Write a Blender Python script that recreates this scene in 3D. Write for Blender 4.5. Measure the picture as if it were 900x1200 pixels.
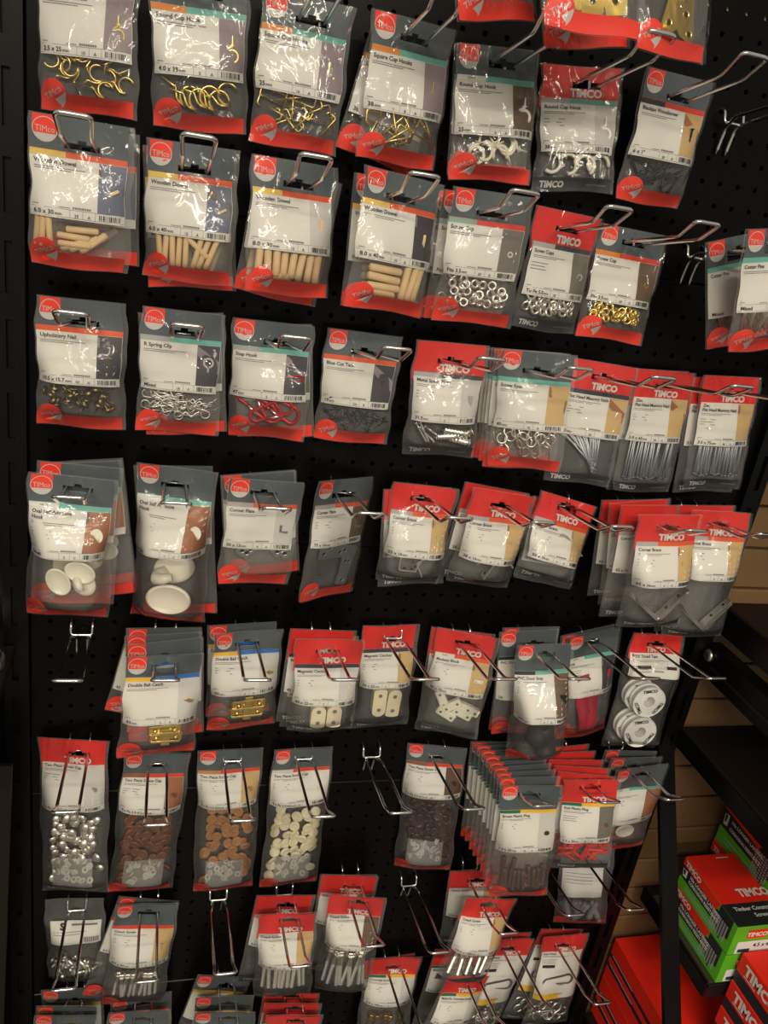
import bpy, math, random
import numpy as np
from mathutils import Matrix, Vector

scene = bpy.context.scene
for _o in list(bpy.data.objects):
    bpy.data.objects.remove(_o)
COL = scene.collection

# ------------------------------------------------------------------ camera
cam_data = bpy.data.cameras.new('camera')
cam_data.sensor_fit = 'VERTICAL'
cam_data.sensor_height = 36.0
cam_data.lens = 28.6
cam_data.clip_start = 0.02
cam_ob = bpy.data.objects.new('camera', cam_data)
COL.objects.link(cam_ob)
_r = Vector((0.962234, -0.227185, 0.149978)).normalized()
_f = Vector((0.267267, 0.893076, -0.361917)).normalized()
_u = _r.cross(_f).normalized()
cam_ob.matrix_world = Matrix(((_r.x, _u.x, -_f.x, -0.05671), (_r.y, _u.y, -_f.y, -0.97182),
                              (_r.z, _u.z, -_f.z, 1.55007), (0, 0, 0, 1)))
scene.camera = cam_ob

# ------------------------------------------------------------------ world and lights
world = bpy.data.worlds.new('shop_interior')
scene.world = world
world.use_nodes = True
_bg = world.node_tree.nodes['Background']
_bg.inputs[0].default_value = (1.0, 0.91, 0.78, 1)
_bg.inputs[1].default_value = 0.36


def area(name, loc, target, sx, sy, watts, col=(1.0, 0.90, 0.73)):
    d = bpy.data.lights.new(name, 'AREA')
    d.shape = 'RECTANGLE'
    d.size, d.size_y, d.energy, d.color = sx, sy, watts, col
    o = bpy.data.objects.new(name, d)
    COL.objects.link(o)
    o.location = loc
    o.rotation_euler = (Vector(target) - Vector(loc)).to_track_quat('-Z', 'Y').to_euler()
    return o


# rows of ceiling luminaires over the aisle, facing straight down
for _x, _y, _w in ((-0.75, -1.35, 1.2), (0.55, -1.35, 0.9), (-0.75, -2.6, 27), (0.55, -2.6, 26), (-0.75, -3.85, 68), (0.55, -3.85, 66)):
    area('ceiling_luminaire', (_x, _y, 2.95), (_x, _y + 0.001, 0), 1.15, 0.22, _w)

vs = scene.view_settings
vs.view_transform = 'Standard'
vs.look = 'None'
vs.exposure = 0.13
vs.gamma = 1.0
vs.use_curve_mapping = False
scene.cycles.transparent_max_bounces = 40
scene.cycles.max_bounces = 8

# ------------------------------------------------------------------ materials
MATS = {}


def srgb(c):
    return tuple((v / 12.92 if v <= 0.04045 else ((v + 0.055) / 1.055) ** 2.4) for v in (x / 255.0 for x in c)) + (1.0,)


def mat(name, rgb, rough=0.5, metal=0.0, spec=0.5, noise=0.0, nscale=40.0, bump=0.0, bscale=60.0, trans=0.0, coat=0.0):
    if name in MATS:
        return MATS[name]
    m = bpy.data.materials.new(name)
    m.use_nodes = True
    nt = m.node_tree
    b = nt.nodes['Principled BSDF']
    c = srgb(rgb)
    b.inputs['Base Color'].default_value = c
    b.inputs['Roughness'].default_value = rough
    b.inputs['Metallic'].default_value = metal
    b.inputs['Specular IOR Level'].default_value = spec
    if coat:
        b.inputs['Coat Weight'].default_value = coat
        b.inputs['Coat Roughness'].default_value = 0.12
    if trans:
        b.inputs['Transmission Weight'].default_value = trans
    if noise or bump:
        tc = nt.nodes.new('ShaderNodeTexCoord')
    if noise:
        n = nt.nodes.new('ShaderNodeTexNoise')
        n.inputs['Scale'].default_value = nscale
        n.inputs['Detail'].default_value = 4
        nt.links.new(tc.outputs['Object'], n.inputs['Vector'])
        mx = nt.nodes.new('ShaderNodeMix')
        mx.data_type = 'RGBA'
        mx.inputs[6].default_value = tuple(v * (1 - noise) for v in c[:3]) + (1,)
        mx.inputs[7].default_value = tuple(min(1, v * (1 + noise)) for v in c[:3]) + (1,)
        nt.links.new(n.outputs['Fac'], mx.inputs[0])
        nt.links.new(mx.outputs[2], b.inputs['Base Color'])
    if bump:
        n2 = nt.nodes.new('ShaderNodeTexNoise')
        n2.inputs['Scale'].default_value = bscale
        n2.inputs['Detail'].default_value = 3
        nt.links.new(tc.outputs['Object'], n2.inputs['Vector'])
        bp = nt.nodes.new('ShaderNodeBump')
        bp.inputs['Strength'].default_value = bump
        bp.inputs['Distance'].default_value = 0.002
        nt.links.new(n2.outputs['Fac'], bp.inputs['Height'])
        nt.links.new(bp.outputs['Normal'], b.inputs['Normal'])
    MATS[name] = m
    return m


def film_mat(name, haze, tint=(0.97, 0.97, 0.96), gloss=0.9):
    """clear plastic film: see-through, a little milky, wrinkled and shiny"""
    m = bpy.data.materials.new(name)
    m.use_nodes = True
    nt = m.node_tree
    nt.nodes.clear()
    N, L = nt.nodes.new, nt.links.new
    out = N('ShaderNodeOutputMaterial')
    tr = N('ShaderNodeBsdfTransparent')
    tr.inputs[0].default_value = tint + (1,)
    df = N('ShaderNodeBsdfDiffuse')
    df.inputs[0].default_value = (0.75, 0.74, 0.72, 1)
    m1 = N('ShaderNodeMixShader')
    m1.inputs[0].default_value = haze
    L(tr.outputs[0], m1.inputs[1])
    L(df.outputs[0], m1.inputs[2])
    gl = N('ShaderNodeBsdfGlossy')
    gl.inputs['Roughness'].default_value = 0.07
    tc = N('ShaderNodeTexCoord')
    info = N('ShaderNodeObjectInfo')
    add = N('ShaderNodeVectorMath')
    add.operation = 'MULTIPLY_ADD'
    add.inputs[1].default_value = (1, 1, 0.5)
    cmb = N('ShaderNodeCombineXYZ')
    mm = N('ShaderNodeMath')
    mm.operation = 'MULTIPLY'
    mm.inputs[1].default_value = 7.0
    L(info.outputs['Random'], mm.inputs[0])
    L(mm.outputs[0], cmb.inputs[0])
    L(mm.outputs[0], cmb.inputs[1])
    L(tc.outputs['Object'], add.inputs[0])
    L(cmb.outputs[0], add.inputs[2])
    nz = N('ShaderNodeTexNoise')
    nz.inputs['Scale'].default_value = 24
    nz.inputs['Detail'].default_value = 1.6
    nz.inputs['Distortion'].default_value = 2.2
    L(add.outputs[0], nz.inputs['Vector'])
    bp = N('ShaderNodeBump')
    bp.inputs['Strength'].default_value = 1.0
    bp.inputs['Distance'].default_value = 0.0065
    L(nz.outputs['Fac'], bp.inputs['Height'])
    L(bp.outputs[0], gl.inputs['Normal'])
    fr = N('ShaderNodeFresnel')
    fr.inputs['IOR'].default_value = 1.5
    ml = N('ShaderNodeMath')
    ml.operation = 'MULTIPLY'
    ml.inputs[1].default_value = gloss
    L(fr.outputs[0], ml.inputs[0])
    m2 = N('ShaderNodeMixShader')
    L(ml.outputs[0], m2.inputs[0])
    L(m1.outputs[0], m2.inputs[1])
    L(gl.outputs[0], m2.inputs[2])
    L(m2.outputs[0], out.inputs[0])
    MATS[name] = m
    return m


FILM = film_mat('clear_film', 0.028, gloss=0.85)
BACKFILM = film_mat('milky_back_film', 0.125, gloss=0.5)
INNER = film_mat('milky_inner_bag', 0.30)
PAL = {
    'header_grey': (80, 90, 96), 'red': (220, 30, 22), 'band_red': (244, 54, 24), 'white': (226, 224, 218), 'ink': (22, 22, 24),
    'fine': (120, 118, 116), 'teal': (112, 186, 174), 'orange': (226, 92, 36), 'brass_tag': (224, 140, 40),
    'yellow_tag': (232, 200, 96), 'blue': (36, 116, 196), 'navy': (48, 52, 74), 'yellow': (238, 190, 50),
    'green_tag': (20, 110, 84), 'black': (20, 20, 22), 'silver_tag': (176, 176, 176), 'redstripe': (224, 62, 36),
    'darkgrey': (62, 64, 68), 'brown_tag': (150, 92, 52), 'tan_tag': (196, 140, 84), 'pale_tag': (150, 178, 166),
    'band_grey': (60, 66, 70), 'pic_mauve': (150, 136, 140), 'pic_wood': (166, 108, 74), 'pic_tan': (206, 176, 124),
    'pic_dark': (62, 58, 66), 'pic_slate': (110, 116, 138), 'pic_stone': (120, 116, 106), 'pic_pale': (206, 204, 200),
    'pic_brown': (110, 88, 68), 'pic_choc': (96, 66, 50), 'box_green': (92, 178, 36), 'box_black': (36, 38, 40), 'box_red': (236, 42, 28),
    'yellow_print': (240, 196, 40)}
for _k, _c in PAL.items():
    mat(_k, _c, 0.45 if _k not in ('fine', 'ink') else 0.6, spec=0.35)
mat('chrome', (218, 218, 216), 0.17, 1.0)
mat('bright_chrome', (240, 236, 226), 0.28, 1.0)
mat('zinc', (226, 223, 214), 0.34, 1.0, noise=0.15, nscale=300)
mat('zinc_dull', (172, 176, 180), 0.45, 1.0, noise=0.2, nscale=400)
mat('brass', (238, 212, 128), 0.30, 1.0)
mat('bronze', (150, 134, 92), 0.38, 1.0)
mat('steel_blue', (92, 94, 98), 0.35, 0.9)
mat('blackened', (34, 34, 36), 0.35, 0.4)
mat('yellow_zinc', (196, 164, 78), 0.3, 1.0)
mat('beech', (226, 196, 150), 0.6, noise=0.16, nscale=90)
mat('white_plastic', (236, 232, 214), 0.3)
mat('cream_plastic', (232, 222, 192), 0.35)
mat('brown_plastic', (122, 74, 44), 0.35)
mat('tan_plastic', (176, 124, 78), 0.38)
mat('choc_plastic', (58, 38, 32), 0.3)
mat('clear_plastic', (226, 224, 216), 0.25)
mat('plug_brown', (94, 74, 62), 0.5)
mat('plug_red', (196, 52, 44), 0.45)
mat('grey_plastic', (120, 120, 122), 0.45)
mat('red_enamel', (190, 24, 30), 0.25, 0.3)
mat('black_rubber', (28, 28, 30), 0.5)
mat('crimson_strip', (196, 32, 62), 0.4)
mat('amber_strip', (214, 140, 40), 0.4)
mat('tape_white', (240, 240, 238), 0.4)
mat('pegboard_black', (9, 7, 7), 0.30, spec=0.12, bump=0.05, bscale=900)
mat('steel_black', (9, 8, 8), 0.38, spec=0.18, noise=0.2, nscale=20)
mat('shelf_dark', (26, 20, 17), 0.5, spec=0.25, noise=0.15, nscale=12)
mat('timber', (118, 90, 56), 0.6, noise=0.18, nscale=14)
mat('floor_tile', (96, 92, 88), 0.4, noise=0.15, nscale=6)
mat('olive_card', (52, 50, 36), 0.7)
mat('cream_batten', (214, 200, 150), 0.6)

# ------------------------------------------------------------------ mesh helpers


def new_mesh(name, V, F, mats=(), smooth=False, mi=None):
    me = bpy.data.meshes.new(name)
    me.from_pydata([tuple(map(float, v)) for v in V], [], F)
    for m in mats:
        me.materials.append(MATS[m] if isinstance(m, str) else m)
    if mi is not None:
        me.polygons.foreach_set('material_index', mi)
    if smooth:
        me.polygons.foreach_set('use_smooth', [True] * len(me.polygons))
    me.update()
    return me


def link(name, me, parent=None, M=None):
    o = bpy.data.objects.new(name, me)
    COL.objects.link(o)
    if parent is not None:
        o.parent = parent
    if M is not None:
        o.matrix_local = M
    return o


def tag(o, label=None, cat=None, group=None, kind=None):
    if label:
        o['label'] = label
    if cat:
        o['category'] = cat
    if group:
        o['group'] = group
    if kind:
        o['kind'] = kind
    return o


class Geo:
    def __init__(s):
        s.V, s.F, s.MI, s.m = [], [], [], 0

    def add(s, V, F):
        b = len(s.V)
        s.V += [tuple(v) for v in V]
        s.F += [tuple(i + b for i in f) for f in F]
        s.MI += [s.m] * len(F)
        return s

    def mesh(s, name, mats, smooth=False):
        return new_mesh(name, s.V, s.F, mats if isinstance(mats, (list, tuple)) else [mats], smooth, s.MI)


def box(x0, x1, y0, y1, z0, z1):
    V = [(x, y, z) for x in (x0, x1) for y in (y0, y1) for z in (z0, z1)]
    return V, [(0, 1, 3, 2), (4, 6, 7, 5), (0, 4, 5, 1), (2, 3, 7, 6), (0, 2, 6, 4), (1, 5, 7, 3)]


def bevel_box(x0, x1, y0, y1, z0, z1, c):
    """box with chamfered edges"""
    V, F = [], []
    lo, hi = (x0, y0, z0), (x1, y1, z1)
    idx = {}
    for sx in (0, 1):
        for sy in (0, 1):
            for sz in (0, 1):
                s = (sx, sy, sz)
                for a in range(3):
                    p = []
                    for k in range(3):
                        e = lo[k] if s[k] == 0 else hi[k]
                        if k != a:
                            e += c if s[k] == 0 else -c
                        p.append(e)
                    idx[(s, a)] = len(V)
                    V.append(p)
    for a in range(3):
        b, d = (a + 1) % 3, (a + 2) % 3
        for sa in (0, 1):
            q = []
            for sb, sd in ((0, 0), (1, 0), (1, 1), (0, 1)):
                s = [0, 0, 0]
                s[a], s[b], s[d] = sa, sb, sd
                q.append(idx[(tuple(s), a)])
            F.append(tuple(q if sa else q[::-1]))
        for sb in (0, 1):          # edges along axis a
            for sd in (0, 1):
                s0, s1 = [0, 0, 0], [0, 0, 0]
                s0[b] = s1[b] = sb
                s0[d] = s1[d] = sd
                s1[a] = 1
                s0, s1 = tuple(s0), tuple(s1)
                q = (idx[(s0, b)], idx[(s1, b)], idx[(s1, d)], idx[(s0, d)])
                F.append(q if sb == sd else q[::-1])
    for sx in (0, 1):
        for sy in (0, 1):
            for sz in (0, 1):
                s = (sx, sy, sz)
                q = (idx[(s, 0)], idx[(s, 1)], idx[(s, 2)])
                F.append(q if (sx + sy + sz) % 2 else q[::-1])
    return V, F


def tube(path, r, n=6, closed=False, cap=True):
    P_ = [Vector(p) for p in path]
    k = len(P_)
    V, F = [], []
    up = Vector((0.13, 0.21, 0.97)).normalized()
    prev = None
    for i in range(k):
        if closed:
            t = P_[(i + 1) % k] - P_[i - 1]
        else:
            t = P_[min(i + 1, k - 1)] - P_[max(i - 1, 0)]
        t.normalize()
        a = prev if prev is not None else (up.cross(t) if abs(up.dot(t)) < 0.95 else Vector((1, 0, 0)).cross(t))
        a = (a - t * a.dot(t)).normalized()
        prev = a
        b = t.cross(a)
        rr = r[i] if isinstance(r, (list, tuple)) else r
        for j in range(n):
            w = 2 * math.pi * j / n
            V.append(P_[i] + a * (math.cos(w) * rr) + b * (math.sin(w) * rr))
    m = k if closed else k - 1
    for i in range(m):
        for j in range(n):
            p, q = i * n + j, i * n + (j + 1) % n
            p2, q2 = ((i + 1) % k) * n + j, ((i + 1) % k) * n + (j + 1) % n
            F.append((p, q, q2, p2))
    if cap and not closed:
        F.append(tuple(range(n))[::-1])
        F.append(tuple((k - 1) * n + j for j in range(n)))
    return V, F


def lathe(prof, n=12, axis='y', cap=True):
    """prof: (radius, height) pairs, spun about an axis"""
    V, F = [], []
    for r, h in prof:
        for j in range(n):
            w = 2 * math.pi * j / n
            c, s = r * math.cos(w), r * math.sin(w)
            V.append({'y': (c, h, s), 'x': (h, c, s), 'z': (c, s, h)}[axis])
    for i in range(len(prof) - 1):
        for j in range(n):
            F.append((i * n + j, i * n + (j + 1) % n, (i + 1) * n + (j + 1) % n, (i + 1) * n + j))
    if cap:
        F.append(tuple(range(n))[::-1])
        F.append(tuple((len(prof) - 1) * n + j for j in range(n)))
    return V, F


def extrude(poly, y0, y1):
    """a polygon in x,z given a thickness in y"""
    n = len(poly)
    V = [(x, y0, z) for x, z in poly] + [(x, y1, z) for x, z in poly]
    F = [tuple(range(n)), tuple(range(2 * n - 1, n - 1, -1))]
    F += [(i, n + i, n + (i + 1) % n, (i + 1) % n) for i in range(n)]
    return V, F


_TXT = {}
_fc = bpy.data.curves.new('lettering_source', 'FONT')
_fo = bpy.data.objects.new('lettering_source', _fc)
COL.objects.link(_fo)


def text2d(s, bold=0.0):
    """outline of a string: (points, faces, width), cap height about 0.7"""
    key = (s, bold)
    if key not in _TXT:
        _fc.body = s
        _fc.size = 1.0
        _fc.offset = bold
        _fc.resolution_u = 2
        _fc.fill_mode = 'FRONT'
        dg = bpy.context.evaluated_depsgraph_get()
        dg.update()
        me = _fo.evaluated_get(dg).to_mesh()
        V = np.array([v.co[:2] for v in me.vertices]) if len(me.vertices) else np.zeros((1, 2))
        F = [tuple(p.vertices) for p in me.polygons]
        _fo.evaluated_get(dg).to_mesh_clear()
        _TXT[key] = (V, F, float(V[:, 0].max()))
    return _TXT[key]


def text3d(name, s, origin, right, up, size, mat_name, parent=None, bold=0.02, align='l', fit=None, squash=1.0):
    V, F, w = text2d(s, bold)
    k = size
    kx = size * squash
    if fit and w * kx > fit:
        kx = fit / w
    o, r, u = Vector(origin), Vector(right), Vector(up)
    dx = {'l': 0, 'c': -w * kx / 2, 'r': -w * kx}[align]
    return link(name, new_mesh(name, [o + r * (v[0] * kx + dx) + u * (v[1] * k) for v in V], F, [mat_name]), parent)

# ------------------------------------------------------------------ the setting
P, Z0 = 0.026, 1.223          # hole pitch of the pegboard; height of hole row 0


def struct(name, V_F, mats, parent=None, smooth=False):
    me = new_mesh(name, V_F[0], V_F[1], [mats], smooth)
    o = link(name, me, parent)
    if parent is None:
        tag(o, kind='structure')
    return o


fl = struct('floor', box(-2.5, 3.0, -4.0, 0.5, -0.05, 0.0), 'floor_tile')
tag(fl, 'grey shop floor below the display wall')

# pegboard: five steel panels with real round holes, bent lips and narrow joints
wb = struct('wall_back', box(-0.207, 0.777, 0.030, 0.045, 0.05, 2.10), 'steel_black')
tag(wb, 'black perforated steel pegboard wall with horizontal joints')
X_LO, X_HI = -0.205, 0.775


def peg_panel(j_first, rows, top_j, bot_j):
    V, F = [], []

    def q(*pts):
        b = len(V)
        V.extend(pts)
        F.append(tuple(range(b, b + len(pts))))
    xs0, xs1 = -7.5 * P, 29.5 * P
    zt, zb = Z0 - top_j * P - 0.0004, Z0 - bot_j * P + 0.0004
    zc0, zc1 = Z0 - (j_first - 0.5) * P, Z0 - (j_first + rows - 0.5) * P
    c = 0.0013
    # margins round the field of holes
    for (a, b_, z0, z1) in ((X_LO, X_HI, zc0, zt - c), (X_LO, X_HI, zb + c, zc1), (X_LO, xs0, zc1, zc0), (xs1, X_HI, zc1, zc0)):
        q((a, 0, z0), (b_, 0, z0), (b_, 0, z1), (a, 0, z1))
    # chamfered top and bottom edges and the lips bent back
    q((X_LO, 0, zt - c), (X_HI, 0, zt - c), (X_HI, c, zt), (X_LO, c, zt))
    q((X_LO, c, zt), (X_HI, c, zt), (X_HI, 0.012, zt), (X_LO, 0.012, zt))
    q((X_LO, c, zb), (X_HI, c, zb), (X_HI, 0, zb + c), (X_LO, 0, zb + c))
    q((X_LO, 0.012, zb), (X_HI, 0.012, zb), (X_HI, c, zb), (X_LO, c, zb))
    h = P / 2
    sq = [(h, 0), (h, h), (0, h), (-h, h), (-h, 0), (-h, -h), (0, -h), (h, -h)]
    R_ = 0.0031
    ri = [(R_ * math.cos(math.pi / 4 * k), R_ * math.sin(math.pi / 4 * k)) for k in range(8)]
    for j in range(rows):
        z = Z0 - (j_first + j) * P
        for i in range(-7, 30):
            x = i * P
            b = len(V)
            V.extend([(x + a, 0, z + d) for a, d in sq])
            V.extend([(x + a, 0, z + d) for a, d in ri])
            V.extend([(x + a, 0.004, z + d) for a, d in ri])
            for k in range(8):
                n = (k + 1) % 8
                F.append((b + k, b + n, b + 8 + n, b + 8 + k))
                F.append((b + 8 + k, b + 8 + n, b + 16 + n, b + 16 + k))
    return link('pegboard_panel', new_mesh('pegboard_panel', V, F, ['pegboard_black']), wb)


for _jf, _n, _a, _b in ((-33.65, 8, -33.98, -25.975 + 0.32), (-25.35, 15, -25.975, -10.675), (-10.0, 15, -10.675, 4.625),
                        (5.3, 15, 4.625, 19.925), (20.6, 15, 19.925, 35.225), (35.9, 7, 35.225, 42.6)):
    peg_panel(_jf, _n, _a, min(_b, _jf + _n - 0.325) if _jf < -30 else _b)
link('backing_batten', new_mesh('backing_batten', *box(0.46, 0.77, 0.006, 0.022, Z0 + 22.75 * P, Z0 + 21.95 * P), ['cream_batten']), wb)

# slotted uprights on both sides of the pegboard
for n_, (xa, xb, slots) in enumerate(((-0.236, -0.2065, -0.2225), (0.7765, 0.8075, 0.792)), 1):
    up = struct('trim_%d' % n_, box(xa, xb, -0.004, 0.045, 0.02, 2.1), 'steel_black')
    tag(up, 'black slotted steel upright %s the pegboard' % ('left of' if n_ == 1 else 'right of'))
    g = Geo()
    for (a, b) in ((xa, slots - 0.004), (slots + 0.004, xb)):
        g.add(*box(a, b, -0.010, -0.0042, 0.02, 2.1))
    z = 0.05
    while z < 2.05:
        g.add(*box(slots - 0.004, slots + 0.004, -0.010, -0.0042, z, z + 0.028))
        z += 0.082
    link('slotted_face', g.mesh('slotted_face', 'steel_black'), up)

# right bay: slatted timber back wall
wr = struct('wall_right', box(0.80, 1.7, 0.036, 0.05, 0.05, 2.1), 'steel_black')
tag(wr, 'brown timber slatted back wall of the neighbouring bay')
_pl = new_mesh('plank', *bevel_box(0.808, 1.70, 0.018, 0.035, -0.0335, 0.0335, 0.0025), ['timber'])
for k in range(22):
    link('plank', _pl, wr, Matrix.Translation((0, 0, 1.191 + 0.071 * 5.5 - 0.071 * k)))
# left bay back sheet
tag(struct('wall_left', box(-1.2, -0.237, 0.012, 0.03, 0.05, 2.1), 'steel_black'), 'black steel back panel of the left bay')
tag(struct('trim_3', box(-0.24, 1.7, -0.02, 0.04, 0.0, 0.05), 'steel_black'), 'black plinth under the pegboard')


def thing(name, label, cat, loc=(0, 0, 0), group=None):
    o = bpy.data.objects.new(name, None)
    o.empty_display_size = 0.02
    COL.objects.link(o)
    o.location = loc
    return tag(o, label, cat, group)


def shelf(label, x0, x1, d0, d1, ztop, t):
    s = thing('shelf', label, 'shelf', ((x0 + x1) / 2, -(d0 + d1) / 2, ztop - t))
    M = Matrix.Translation((-(x0 + x1) / 2, (d0 + d1) / 2, -(ztop - t)))
    link('shelf_board', new_mesh('shelf_board', *bevel_box(x0, x1, -d1, -d0, ztop - 0.012, ztop, 0.0015), ['shelf_dark']), s, M)
    link('front_lip', new_mesh('front_lip', *bevel_box(x0, x1, -d1 - 0.003, -d1 - 0.0002, ztop - t, ztop - 0.001, 0.001), ['shelf_dark']), s, M)
    link('side_bracket', new_mesh('side_bracket', *bevel_box(x0 - 0.004, x0 - 0.0002, -d1, -d0, ztop - t, ztop - 0.001, 0.001), ['steel_black']), s, M)
    return s


shelf('dark unseen upper shelf added to shade the timber-backed bay', 0.812, 1.65, 0.005, 0.40, 1.42, 0.045)  # added out of view to keep ceiling light off the slats below
shelf('dark brown shelf above the bare bracket in the timber-backed bay', 0.806, 1.65, 0.005, 0.40, 1.036, 0.045)
shelf('dark brown shelf above the green and red screw cartons', 0.806, 1.65, 0.005, 0.42, 0.800, 0.035)
shelf('dark shelf under the green screw cartons', 0.848, 1.65, 0.005, 0.205, 0.440, 0.03)
shelf('low base shelf carrying the long red cartons', 0.815, 1.65, 0.005, 0.50, 0.102, 0.04)
shelf('dark shelf with a silver tin in the left bay', -0.62, -0.2215, 0.013, 0.32, 0.953, 0.03)
# bare bracket arm
ba = thing('shelf_bracket', 'bare black steel bracket arm sticking out between two shelves', 'bracket', (0.815, 0, 0.93))
link('arm', new_mesh('arm', *bevel_box(-0.013, 0.013, -0.42, -0.005, -0.022, 0.036, 0.004), ['steel_black']), ba)
link('arm_groove', new_mesh('arm_groove', *box(-0.0145, -0.0131, -0.40, -0.03, 0.0, 0.004), ['black']), ba)
link('end_button', new_mesh('end_button', *lathe([(0.004, 0), (0.011, -0.001), (0.009, -0.005), (0.003, -0.006)], 14, 'x'), ['zinc'], True), ba,
     Matrix.Translation((-0.0135, -0.02, 0.018)))
# slanted brace between upright and base shelf
tag(link('diagonal_brace', new_mesh('diagonal_brace', *bevel_box(-0.004, 0.027, -0.006, 0.006, -0.28, 0.28, 0.002), ['steel_black']),
         None, Matrix.Translation((0.778, -0.125, 0.545)) @ Matrix.Rotation(math.radians(-29.5), 4, 'X')),
    'slanted flat black steel brace running down from the upright', 'brace')
# silver tin on the left shelf
tin = thing('tin', 'round silver tin on the left bay shelf', 'tin', (-0.250, -0.062, 0.9535))
link('body', new_mesh('body', *lathe([(0.024, 0), (0.025, 0.001), (0.025, 0.012), (0.024, 0.0125)], 24, 'z'), ['zinc'], True), tin)
link('lid', new_mesh('lid', *lathe([(0.0205, 0.0127), (0.0215, 0.014), (0.0215, 0.019), (0.019, 0.0205), (0.0185, 0.0195), (0.006, 0.0195)], 24, 'z'), ['chrome'], True), tin)
# dark bin standing at the foot of the left bay
bn = thing('storage_bin', 'dark brown storage bin low in the left bay', 'bin', (-0.384, -0.075, 0.10))
link('front_panel', new_mesh('front_panel', *extrude([(-0.16, 0.0), (0.140, 0.0), (0.168, 0.72), (-0.16, 0.72)], -0.006, 0.0), ['shelf_dark']), bn)
link('side_panel', new_mesh('side_panel', *box(-0.16, -0.154, 0.001, 0.055, 0, 0.70), ['shelf_dark']), bn)
link('base', new_mesh('base', *box(-0.153, 0.138, 0.001, 0.055, 0, 0.008), ['shelf_dark']), bn)
# the bin stands on the bay's base deck
tag(struct('trim_4', box(-1.2, -0.238, -0.30, 0.010, 0.0, 0.0995), 'steel_black'), 'black base deck of the left bay')

# ------------------------------------------------------------------ display hooks
HOOK_ROW = {0: -25.35, 1: -18.35, 2: -12.35, 3: -6, 4: 1, 5: 9.3, 6: 17.3, 7: 27.6, 8: 34.6}
HOOK_ROW_AT = {(0, 6): 16.3, (4, 7): 26.6, (6, 7): 26.6, (7, 7): 25.6, (8, 7): 25.6, (7, 8): 33.6, (8, 8): 33.6}
HOOK_SHIFT = {(2, 8): 1, (3, 8): 1, (6, 8): 1}


def arc_path(pts, r=0.004, n=4):
    """polyline with rounded corners"""
    out = [Vector(pts[0])]
    for i in range(1, len(pts) - 1):
        a, b, c = Vector(pts[i - 1]), Vector(pts[i]), Vector(pts[i + 1])
        u, v = (a - b), (c - b)
        k = min(r, u.length * 0.45, v.length * 0.45)
        p, q = b + u.normalized() * k, b + v.normalized() * k
        for t in range(n + 1):
            f = t / n
            out.append(p * (1 - f) ** 2 + b * (2 * f * (1 - f)) + q * f * f)
    out.append(Vector(pts[-1]))
    return out


def arm_z(d):
    return -0.006 + (d - 0.02) * 0.14 if d < 0.143 else 0.0112 + (d - 0.143) * 0.58


_h = P / 2
_staple = tube(arc_path([(-_h, 0.003, 0.004), (-_h, -0.007, 0.001), (-_h, -0.012, -0.012), (_h, -0.012, -0.012), (_h, -0.007, 0.001), (_h, 0.003, 0.004)], 0.004), 0.0019, 8)
ME_STAPLE = new_mesh('mounting_staple', _staple[0], _staple[1], ['chrome'], True)
_arm = [(-0.0065, -0.002, -0.046), (-0.0065, -0.0035, -0.035), (-0.0065, -0.0085, -0.0155), (-0.0125, -0.030, arm_z(0.03) - 0.002), (-0.0128, -0.143, arm_z(0.143) - 0.002), (-0.0150, -0.172, 0.027)]
_prong = tube(arc_path(_arm + [(-x, y, z) for x, y, z in _arm[::-1]], 0.006, 5), 0.0021, 8)
ME_PRONG = new_mesh('prong', _prong[0], _prong[1], ['chrome'], True)


def hook_base(k, row):
    return (-5.5 + 4 * k + HOOK_SHIFT.get((k, row), 0)) * P, Z0 - HOOK_ROW_AT.get((k, row), HOOK_ROW[row]) * P


def hook_at(k, row, label, group='chrome hooks on the pegboard'):
    x, z = hook_base(k, row)
    h = thing('display_hook', label, 'hook', (x, -0.001, z), group)
    link('mounting_staple', ME_STAPLE, h)
    link('prong', ME_PRONG, h)
    return h


# ------------------------------------------------------------------ small goods inside the packets
PIECES = {}
HALF = {}


def piece(name):
    if name not in PIECES:
        me = PIECE_MAKERS[name]()
        A = np.array([v.co[:] for v in me.vertices])
        lo, hi = A.min(0), A.max(0)
        c = (lo + hi) / 2
        for v in me.vertices:
            v.co.x -= c[0]
            v.co.z -= c[2]
        HALF[name] = (hi - lo) / 2
        for v in me.vertices:
            v.co.y -= c[1]
        PIECES[name] = me
    return PIECES[name]


def rod_mesh(name, prof, m, n=8):
    V, F = lathe(prof, n, 'z')
    return new_mesh(name, V, F, [m], True)


def circ(r, a0, a1, n, cx=0, cz=0):
    return [(cx + r * math.cos(math.radians(a0 + (a1 - a0) * i / n)), 0, cz + r * math.sin(math.radians(a0 + (a1 - a0) * i / n))) for i in range(n + 1)]


def wire(name, path, r, m, n=6, closed=False):
    V, F = tube(path, r, n, closed)
    return new_mesh(name, V, F, [m], True)


def cup_hook(r, wr, shank, m):
    p = circ(r, -70, 180, 14)
    p = p + [(-r, 0, shank * 0.25), (-r + 0.002, 0, shank * 0.35), (0, 0, shank * 0.5), (0, 0, shank)]
    rr = [wr] * (len(p) - 2) + [wr * 0.9, wr * 0.4]
    V, F = tube(p, rr, 7)
    g = Geo().add(V, F)
    V, F = lathe([(wr, 0), (wr * 2.2, 0.0004), (wr * 2.2, 0.0012), (wr, 0.0016)], 10, 'z')
    g.add([(x, y, z + shank * 0.52) for x, y, z in V], F)
    return g.mesh('cup_hook', m, True)


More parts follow.
